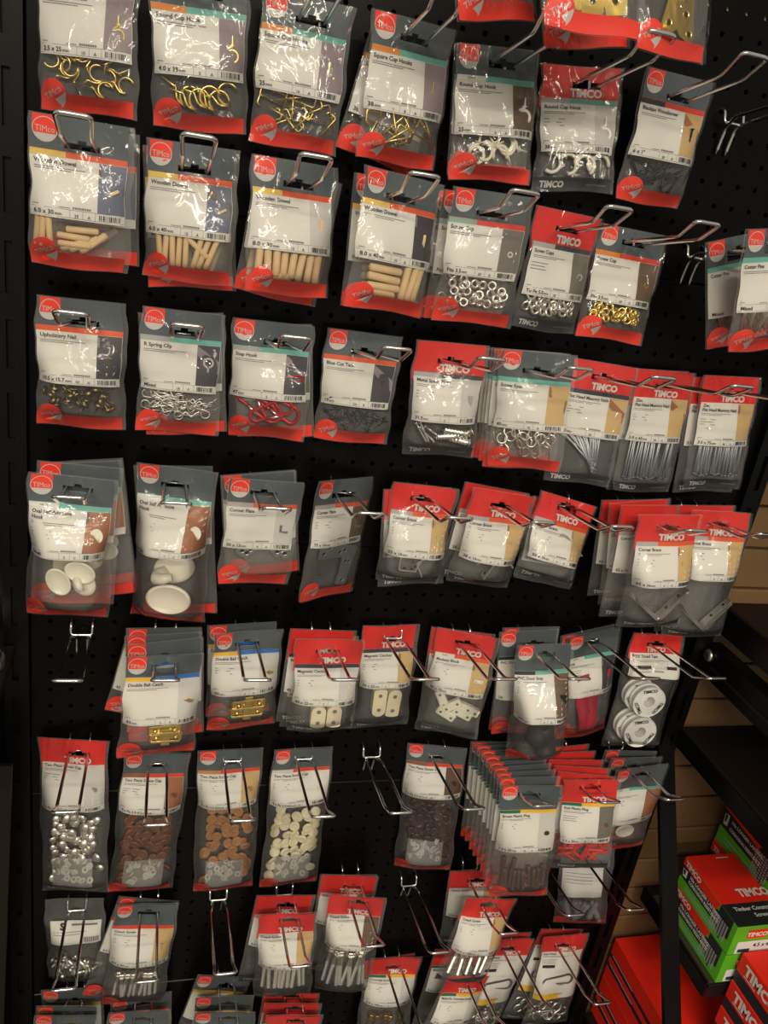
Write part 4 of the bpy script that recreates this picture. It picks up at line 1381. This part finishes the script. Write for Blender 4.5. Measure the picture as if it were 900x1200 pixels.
BAGS={
'01':(3,0,0.183,0.116,1.900,19,-14,-12,93,207),
'02':(4,0,0.290,0.150,1.907,-0,-17,-3,98,223),
'02b':(4,0,0.282,0.102,1.908,2,-16,-11,94,214),
'03':(5,0,0.389,0.122,1.897,14,-13,-2,94,203),
'11':(0,1,-0.144,0.058,1.700,-12,-1,-2,92,136),
'12':(1,1,-0.044,0.057,1.702,5,-0,-4,92,136),
'13':(2,1,0.061,0.043,1.704,-1,-1,1,92,139),
'14':(3,1,0.167,0.055,1.703,11,-1,-0,93,136),
'14b':(3,1,0.175,0.030,1.686,7,-2,12,92,125),
'15':(4,1,0.268,0.036,1.699,-0,-6,-5,95,134),
'15b':(4,1,0.269,0.023,1.700,-2,-6,-5,93,132),
'16':(5,1,0.371,0.028,1.700,-8,-9,-6,95,131),
'17':(6,1,0.478,0.050,1.708,7,-0,0,93,137),
'21':(0,2,-0.143,0.093,1.559,0,-1,-0,93,135),
'21b':(0,2,-0.139,0.053,1.553,2,-1,-2,93,127),
'22':(1,2,-0.041,0.062,1.554,-7,-1,-1,92,134),
'22b':(1,2,-0.044,0.042,1.556,-4,-1,-5,93,139),
'23':(2,2,0.061,0.074,1.554,11,-5,0,93,133),
'23b':(2,2,0.069,0.046,1.545,6,-3,7,93,134),
'24':(3,2,0.171,0.094,1.559,13,-5,4,93,139),
'24b':(3,2,0.170,0.056,1.556,8,-4,-0,93,137),
'25':(4,2,0.273,0.087,1.556,-4,1,-1,93,141),
'25b':(4,2,0.270,0.061,1.552,-3,0,-1,93,139),
'25c':(4,2,0.270,0.037,1.550,-2,-1,-0,93,140),
'26':(5,2,0.377,0.062,1.549,11,-1,2,93,135),
'27':(6,2,0.479,0.032,1.542,1,-6,2,94,133),
'28':(7,2,0.588,0.151,1.572,6,-3,-9,93,134),
'28b':(7,2,0.590,0.092,1.563,5,-4,-17,92,127),
'31':(0,3,-0.145,0.053,1.395,-3,-1,-1,92,139),
'32':(1,3,-0.040,0.040,1.389,0,-1,0,92,139),
'32b':(1,3,-0.042,0.026,1.386,2,-1,-6,93,140),
'33':(2,3,0.060,0.027,1.387,-11,-1,-2,93,138),
'33b':(2,3,0.060,0.018,1.384,-9,-1,-8,93,135),
'34':(3,3,0.168,0.027,1.384,-5,-2,0,92,135),
'35':(4,3,0.273,0.045,1.388,-4,-1,-2,92,141),
'36':(5,3,0.377,0.065,1.389,-17,-2,-4,93,146),
'36b':(5,3,0.374,0.051,1.391,-15,-2,-5,93,149),
'36c':(5,3,0.374,0.041,1.387,-14,-2,-4,93,146),
'36d':(5,3,0.374,0.030,1.384,-12,-1,-4,93,144),
'36e':(5,3,0.374,0.019,1.380,-10,-1,-3,93,142),
'37':(6,3,0.480,0.041,1.381,-4,-5,2,94,160),
'38':(7,3,0.584,0.020,1.376,1,-5,-1,92,168),
'38b':(7,3,0.579,0.011,1.378,-0,-4,-3,94,168),
'39':(8,3,0.688,0.021,1.380,-0,-5,-3,93,158),
'39b':(8,3,0.679,0.011,1.376,-2,-4,-5,94,164),
'41':(0,4,-0.148,0.082,1.200,-4,-4,1,93,169),
'41b':(0,4,-0.143,0.060,1.213,-0,-3,2,92,172),
'41c':(0,4,-0.144,0.042,1.214,-3,-2,-8,92,169),
'41d':(0,4,-0.144,0.026,1.204,-1,-2,-8,93,161),
'42':(1,4,-0.037,0.038,1.202,-11,-2,-0,93,200),
'42b':(1,4,-0.041,0.022,1.199,-8,-1,-6,93,200),
'43':(2,4,0.068,0.052,1.198,5,-0,2,92,139),
'43b':(2,4,0.061,0.035,1.200,3,-1,-8,92,137),
'43c':(2,4,0.061,0.023,1.200,4,-1,-7,93,139),
'44':(3,4,0.170,0.032,1.199,29,-0,3,92,165),
'45':(4,4,0.277,0.028,1.196,-2,-2,2,90,139),
'45b':(4,4,0.270,0.020,1.188,-0,-2,-5,93,139),
'46':(5,4,0.378,0.048,1.201,-0,-0,5,92,137),
'46b':(5,4,0.375,0.029,1.200,-3,-1,6,94,137),
'47':(6,4,0.480,0.034,1.192,5,-12,13,93,121),
'47b':(6,4,0.479,0.023,1.183,3,-12,8,93,117),
'48':(7,4,0.587,0.114,1.208,-2,-2,-4,94,163),
'48b':(7,4,0.580,0.077,1.206,3,-3,-2,92,164),
'48c':(7,4,0.580,0.052,1.202,-0,-2,-8,93,155),
'48d':(7,4,0.582,0.030,1.195,-4,-1,-6,93,149),
'49':(8,4,0.690,0.079,1.204,-5,-4,-2,93,191),
'49b':(8,4,0.690,0.048,1.200,-1,-5,-3,92,194),
'52':(1,5,-0.039,0.107,0.987,9,-1,2,94,143),
'52b':(1,5,-0.040,0.085,0.995,6,-1,-4,94,143),
'52c':(1,5,-0.041,0.064,0.995,3,-1,-3,94,143),
'52d':(1,5,-0.041,0.046,0.995,1,-1,-1,93,143),
'52e':(1,5,-0.042,0.038,0.965,-1,-1,12,93,126),
'53':(2,5,0.066,0.042,0.983,7,-1,-1,93,151),
'53b':(2,5,0.060,0.019,0.985,3,0,-3,92,145),
'54':(3,5,0.171,0.063,0.985,-2,-1,-1,93,145),
'54b':(3,5,0.165,0.043,0.992,1,-1,2,92,145),
'54c':(3,5,0.171,0.035,0.973,1,-1,1,93,145),
'55':(4,5,0.270,0.011,0.980,1,-1,-2,86,170),
'56':(5,5,0.377,0.035,0.980,-18,-1,1,92,172),
'56b':(5,5,0.374,0.022,0.976,-16,-1,-2,93,172),
'57':(6,5,0.488,0.071,0.985,-7,-3,-7,86,188),
'57b':(6,5,0.470,0.034,0.994,-5,-2,-7,90,175),
'57c':(6,5,0.487,0.018,0.984,-3,-2,-4,89,176),
'58':(7,5,0.587,0.021,0.977,5,0,-9,89,195),
'58b':(7,5,0.582,0.011,0.974,5,0,-11,93,191),
'59':(8,5,0.691,0.031,0.984,-4,-2,0,92,203),
'61':(0,6,-0.150,0.021,0.799,-10,-2,-2,92,258),
'62':(1,6,-0.040,0.017,0.770,3,-0,3,92,252),
'63':(2,6,0.062,0.012,0.769,-0,-0,-2,92,266),
'64':(3,6,0.168,0.012,0.768,2,-1,-1,91,261),
'66':(5,6,0.375,0.016,0.769,-15,-0,-4,93,244),
'67':(6,6,0.486,0.127,0.783,-10,-2,-6,91,204),
'67b':(6,6,0.484,0.114,0.787,-8,-2,-5,93,202),
'67c':(6,6,0.484,0.100,0.786,-6,-1,-6,93,201),
'67d':(6,6,0.484,0.086,0.785,-4,-1,-6,93,200),
'67e':(6,6,0.483,0.072,0.783,-5,-1,-6,93,198),
'67f':(6,6,0.483,0.057,0.782,-6,-0,-6,93,197),
'67g':(6,6,0.482,0.043,0.781,-8,0,-6,93,196),
'67h':(6,6,0.481,0.028,0.779,-9,1,-6,93,194),
'67i':(6,6,0.480,0.013,0.778,-11,1,-6,93,193),
'68':(7,6,0.588,0.118,0.780,-11,-3,-6,90,161),
'68b':(7,6,0.585,0.102,0.778,-8,-2,2,93,161),
'68c':(7,6,0.586,0.086,0.778,-6,-2,1,93,161),
'68d':(7,6,0.586,0.067,0.776,-3,-1,0,93,161),
'68e':(7,6,0.584,0.046,0.774,0,-1,-1,93,161),
'68f':(7,6,0.584,0.028,0.771,3,-1,-1,93,161),
'69':(8,6,0.688,0.090,0.778,3,3,-3,95,174),
'69b':(8,6,0.691,0.067,0.777,-0,3,-0,93,174),
'69c':(8,6,0.693,0.047,0.774,-3,2,1,93,174),
'71':(0,7,-0.146,0.011,0.505,-5,0,-2,85,162),
'72':(1,7,-0.042,0.033,0.505,0,-2,4,93,199),
'72b':(1,7,-0.042,0.020,0.501,2,-1,14,91,199),
'74':(3,7,0.166,0.069,0.504,-5,-1,-3,91,170),
'74b':(3,7,0.166,0.039,0.508,-0,-2,5,95,177),
'75':(4,7,0.272,0.069,0.529,-11,-0,0,90,205),
'75b':(4,7,0.265,0.035,0.542,-6,-1,2,92,205),
'75c':(4,7,0.266,0.026,0.528,-5,-1,0,93,205),
'77':(6,7,0.482,0.099,0.535,1,-1,8,91,171),
'77b':(6,7,0.479,0.043,0.538,-7,1,-4,93,164),
'78':(8,7,0.692,0.021,0.562,-14,3,-9,93,195),
'80':(0,8,-0.150,0.066,0.327,-6,-1,-0,93,220),
'80b':(0,8,-0.150,0.048,0.324,-7,-1,-1,93,220),
'80c':(0,8,-0.147,0.019,0.327,-6,-1,-4,92,220),
'81':(1,8,-0.044,0.071,0.326,-3,-1,-0,94,220),
'81b':(1,8,-0.042,0.043,0.322,2,-1,-2,92,220),
'82':(2,8,0.084,0.087,0.326,-6,-1,-0,93,220),
'82b':(2,8,0.085,0.060,0.325,-5,-1,-0,93,220),
'82c':(2,8,0.078,0.024,0.324,1,-2,13,91,220),
'83':(3,8,0.191,0.106,0.327,-4,-1,3,92,220),
'83b':(3,8,0.192,0.083,0.322,-6,-1,2,93,220),
'83c':(3,8,0.193,0.060,0.314,-5,-1,2,93,220),
'84':(5,8,0.380,0.020,0.329,-3,-2,2,93,220),
'84b':(5,8,0.372,0.011,0.314,-2,-2,-6,93,215),
'85':(6,8,0.499,0.066,0.317,6,-1,12,92,220),
'85b':(6,8,0.489,0.012,0.321,0,-1,4,95,220),
'86':(7,8,0.597,0.028,0.361,5,-1,9,92,220),
'86b':(7,8,0.590,0.012,0.355,3,-2,6,93,220),
'87':(8,8,0.697,0.034,0.357,-1,-2,-1,90,218),
'87b':(8,8,0.694,0.013,0.359,2,-2,9,92,218)}

ORD = ['first', 'second', 'third', 'fourth', 'fifth', 'sixth', 'seventh', 'eighth', 'ninth', 'tenth']

STACKS = {}
for _p in BAGS:
    STACKS.setdefault(_p[:2], []).append(_p)

for pid in sorted(BAGS):
    key = pid[:2]
    pr = PRODUCTS[key]
    front = len(pid) == 2
    n = len(STACKS[key])
    col = {'red': 'red-topped', 'grey': 'grey-topped', 'plain': 'clear', 'cloud': 'grey-topped'}[pr[0]]
    what = pr[12] + (' marked ' + pr[13] if pr[13] else '')
    _sd = sorted(BAGS[p][3] for p in STACKS[key])
    _i = _sd.index(BAGS[pid][3])
    _gb = _sd[_i] - (_sd[_i - 1] if _i else 0.004)
    if front:
        lab = '%s packet of %s' % (col, what) + (', front of its hook' if n > 1 else '')
        make_packet(pid, key, BAGS[pid], True, lab, 'packets hanging on the pegboard', gap_back=_gb)
    else:
        lab = '%s packet of %s, %s from the hook tip' % (col, pr[12] if key not in ('41', '42') else pr[13].lower() + ' ' + pr[12], ORD[n - 1 - _i])
        make_packet(pid, key, BAGS[pid], False, lab, 'packets queued behind the %s' % what, _sd[min(_i + 1, n - 1)] - BAGS[pid][3], _gb)

_seen = set()
for key in sorted(STACKS):
    k, row = BAGS[key][:2]
    if (k, row) in _seen:
        continue
    _seen.add((k, row))
    pr = PRODUCTS[key]
    hook_at(k, row, 'chrome double-wire hook carrying the %s' % (pr[12] + (' marked ' + pr[13] if pr[13] else '')))
for k, row, lab in ((7, 1, 'empty chrome wire hook beside the black woodscrew packet'), (0, 5, 'empty chrome wire hook above the chrome screw cap packet'),
                    (4, 6, 'empty chrome wire hook between cream and dark brown screw caps'), (2, 7, 'empty chrome wire hook below the tan screw caps'),
                    (5, 7, 'empty chrome wire hook below the dark brown screw caps'), (7, 7, 'empty chrome wire hook below the red wall plugs')):
    hook_at(k, row, lab, 'empty hooks')

# ------------------------------------------------------------------ cartons in the right bay
NX, NY, NZ = Vector((-1, 0, 0)), Vector((0, -1, 0)), Vector((0, 0, 1))


def quad(name, pts, m, parent):
    return link(name, new_mesh(name, pts, [(0, 1, 2, 3)], [m]), parent)


def lface(X, d0, d1, z0, z1, e=0.0004):
    """patch on a face turned to -x; d grows towards the shopper"""
    return [(X - e, -d0, z1), (X - e, -d0, z0), (X - e, -d1, z0), (X - e, -d1, z1)]


def tface(x0, x1, d0, d1, Z, e=0.0004):
    return [(x0, -d1, Z + e), (x1, -d1, Z + e), (x1, -d0, Z + e), (x0, -d0, Z + e)]


def fface(x0, x1, Y, z0, z1, e=0.0004):
    return [(x0, -Y - e, z0), (x1, -Y - e, z0), (x1, -Y - e, z1), (x0, -Y - e, z1)]


def screw_row(name, parent, X, d0, d1, z0, z1, n):
    g = Geo()
    for k in range(n):
        f = (k + 0.5) / n
        d = d0 + (d1 - d0) * f
        w = (d1 - d0) / n * 0.32
        m = 9
        for q in range(m):
            a, b = z0 + (z1 - z0) * q / m, z0 + (z1 - z0) * (q + 0.6) / m
            g.add(lface(X, d - w, d + w, a, b, 0.0008), [(0, 1, 2, 3)])
    return link(name, g.mesh(name, 'silver_tag'), parent)


def green_carton(label, x0, x1, d0, d1, z0, z1):
    c = thing('screw_carton', label, 'carton', (x0, -d0, z0), 'green and red screw cartons')
    X1, D1, H = x1 - x0, d1 - d0, z1 - z0
    link('body', new_mesh('body', *bevel_box(0, X1, -D1, 0, 0, H - 0.0008, 0.0008), ['box_green']), c)
    # lid: red at the back, black strip at the front
    s = D1 * 0.70
    lid = quad('lid', tface(0, X1, 0, s, H), 'box_red', c)
    quad('lid_band', tface(0, X1, s, D1, H), 'box_black', c)
    text3d('lettering', 'TIMCO', (X1 * 0.45, -s + 0.012, H + 0.0009), (1, 0, 0), (0, 1, 0), 0.021, 'white', lid, 0.045, 'l', squash=0.9)
    quad('opening_strip', tface(X1 * 0.55, X1 * 0.80, 0.007, 0.009, H, 0.0008), 'white', lid)
    text3d('lettering', 'Timber Construction', (X1 * 0.62, -s - 0.015, H + 0.0009), (1, 0, 0), (0, 1, 0), 0.0105, 'white', lid, 0.02, 'c')
    text3d('lettering', 'Screws', (X1 * 0.62, -s - 0.028, H + 0.0009), (1, 0, 0), (0, 1, 0), 0.0105, 'white', lid, 0.02, 'c')
    # side seen from the aisle
    side = quad('side_print', lface(0, 0.0, D1 * 0.93, H * 0.36, H * 0.78), 'box_black', c)
    quad('side_red', [(-0.0005, 0, H), (-0.0005, 0, H * 0.76), (-0.0005, -s * 0.93, H * 0.70), (-0.0005, -s, H)], 'box_red', side)
    quad('side_corner', lface(0, s, D1 * 0.93, H * 0.77, H), 'box_black', side)
    text3d('lettering', 'TIMCO', (-0.0009, -0.006, H * 0.80), (0, -1, 0), (0, 0, 1), 0.0135, 'white', side, 0.04)
    text3d('lettering', '10x LONGER LASTING', (-0.0009, -0.024, H * 0.60), (0, -1, 0), (0, 0, 1), 0.0088, 'white', side, 0.03, fit=D1 * 0.58)
    text3d('lettering', 'CORROSION RESISTANCE', (-0.0009, -0.024, H * 0.44), (0, -1, 0), (0, 0, 1), 0.0088, 'white', side, 0.03, fit=D1 * 0.58)
    quad('shield_icon', [(-0.0009, -0.004, H * 0.66), (-0.0009, -0.007, H * 0.44), (-0.0009, -0.017, H * 0.46), (-0.0009, -0.016, H * 0.70)], 'white', side)
    quad('shield_mark', [(-0.0012, -0.006, H * 0.66), (-0.0012, -0.008, H * 0.50), (-0.0012, -0.012, H * 0.52), (-0.0012, -0.012, H * 0.67)], 'box_black', side)
    quad('pale_line', lface(0, 0.02, D1 * 0.70, H * 0.20, H * 0.235), 'pale_tag', c)
    quad('pale_line', lface(0, 0.02, D1 * 0.70, H * 0.11, H * 0.145), 'pale_tag', c)
    quad('dark_wedge', [(-0.0005, -D1 * 0.70, H * 0.37), (-0.0005, -D1 * 0.82, H * 0.10), (-0.0005, -D1 * 0.90, H * 0.5), (-0.0005, -D1 * 0.86, H * 0.6)], 'box_black', c)
    screw_row('screw_picture', c, 0, D1 * 0.62, D1 * 0.90, H * 0.18, H * 0.72, 7)
    # front
    fr = quad('front_label', fface(X1 * 0.12, X1 * 0.98, D1, H * 0.04, H * 0.46), 'white', c)
    t = quad('brand_tag', fface(X1 * 0.25, X1 * 0.62, D1, H * 0.56, H * 0.86), 'box_red', c)
    text3d('lettering', 'TIMCO', (X1 * 0.435, -D1 - 0.0009, H * 0.64), (1, 0, 0), (0, 0, 1), 0.012, 'white', t, 0.04, 'c')
    text3d('lettering', '4.5 x 60', (X1 * 0.62, -D1 - 0.0009, H * 0.25), (1, 0, 0), (0, 0, 1), 0.011, 'ink', fr, 0.02, 'c')
    quad('print_bar', fface(X1 * 0.17, X1 * 0.40, D1, H * 0.08, H * 0.2, 0.0008), 'navy', fr)
    return c


def red_carton(label, x0, x1, d0, d1, z0, z1, group='red and black screw cartons'):
    c = thing('screw_carton', label, 'carton', (x0, -d0, z0), group)
    X1, D1, H = x1 - x0, d1 - d0, z1 - z0
    k = H * 0.38
    link('base_tray', new_mesh('base_tray', *bevel_box(0.0008, X1 - 0.0008, -D1 + 0.0008, -0.0008, 0, k + 0.002, 0.0008), ['box_black']), c)
    lid = link('lid', new_mesh('lid', *bevel_box(0, X1, -D1, 0, k, H, 0.001), ['box_red']), c)
    text3d('lettering', 'TIMCO', (-0.0009, -0.016, k + 0.011), (0, -1, 0), (0, 0, 1), 0.025, 'white', lid, 0.045, squash=0.95)
    quad('underline', lface(0, 0.018, 0.046, k + 0.006, k + 0.0075, 0.0009), 'white', lid)
    return c


green_carton('green and black carton with red lid, topmost of the stack on the shelf', 0.857, 0.955, 0.062, 0.208, 0.5060, 0.567)
green_carton('green and black carton directly under the red-lidded topmost one', 0.857, 0.955, 0.062, 0.208, 0.4445, 0.5055)
green_carton('green and black carton set back against the timber slats', 0.962, 1.062, 0.004, 0.150, 0.5460, 0.640)
green_carton('green and black carton underneath the set-back one', 0.962, 1.062, 0.004, 0.150, 0.4445, 0.5455)
tag(link('card_tray', Geo().add(*box(0.8485, 0.955, -0.204, -0.03, 0.4405, 0.4440)).mesh('card_tray', 'olive_card')), 'dark olive card tray under the green cartons', 'tray')
_n = ['topmost', 'second from top', 'third from top', 'fourth from top', 'fifth from top', 'sixth from top', 'lowest']
for k in range(7):
    _zt = 0.5170 - 0.05930 * k
    red_carton('red-lidded black carton in front of the green ones, %s of its stack' % _n[k], 0.880, 1.01, 0.2135, 0.345, _zt - 0.0588, _zt)


def long_carton(label, x0, x1, d0, d1, z0, z1):
    c = thing('long_carton', label, 'carton', (x0, -d0, z0), 'long red cartons on the base shelf')
    X1, D1, H = x1 - x0, d1 - d0, z1 - z0
    link('body', new_mesh('body', *bevel_box(0, X1, -D1, 0, 0, H, 0.0012), ['box_red']), c)
    for a, b, s, e in ((0.54, 0.63, 0.0, 0.30), (0.30, 0.40, 0.0, 0.34)):
        t = quad('black_stripe', lface(0, s, D1, H * a, H * b), 'box_black', c)
        quad('white_line', lface(0, 0.01, e * D1 + 0.02, H * (b - 0.012), H * (b + 0.012), 0.0008), 'silver_tag', t)
    link('corner_mark', new_mesh('corner_mark', [(0.006, -0.165, H + 0.0005), (0.026, -0.176, H + 0.0005), (0.006, -0.187, H + 0.0005)], [(0, 1, 2)], ['white']), c)
    return c


long_carton('long red carton with black stripes, upper one behind the slanted brace', 0.830, 1.02, -0.004, 0.2125, 0.2035, 0.300)
long_carton('long red carton with black stripes, lying under its twin', 0.830, 1.02, -0.004, 0.2125, 0.1025, 0.203)

bpy.data.objects.remove(_fo)
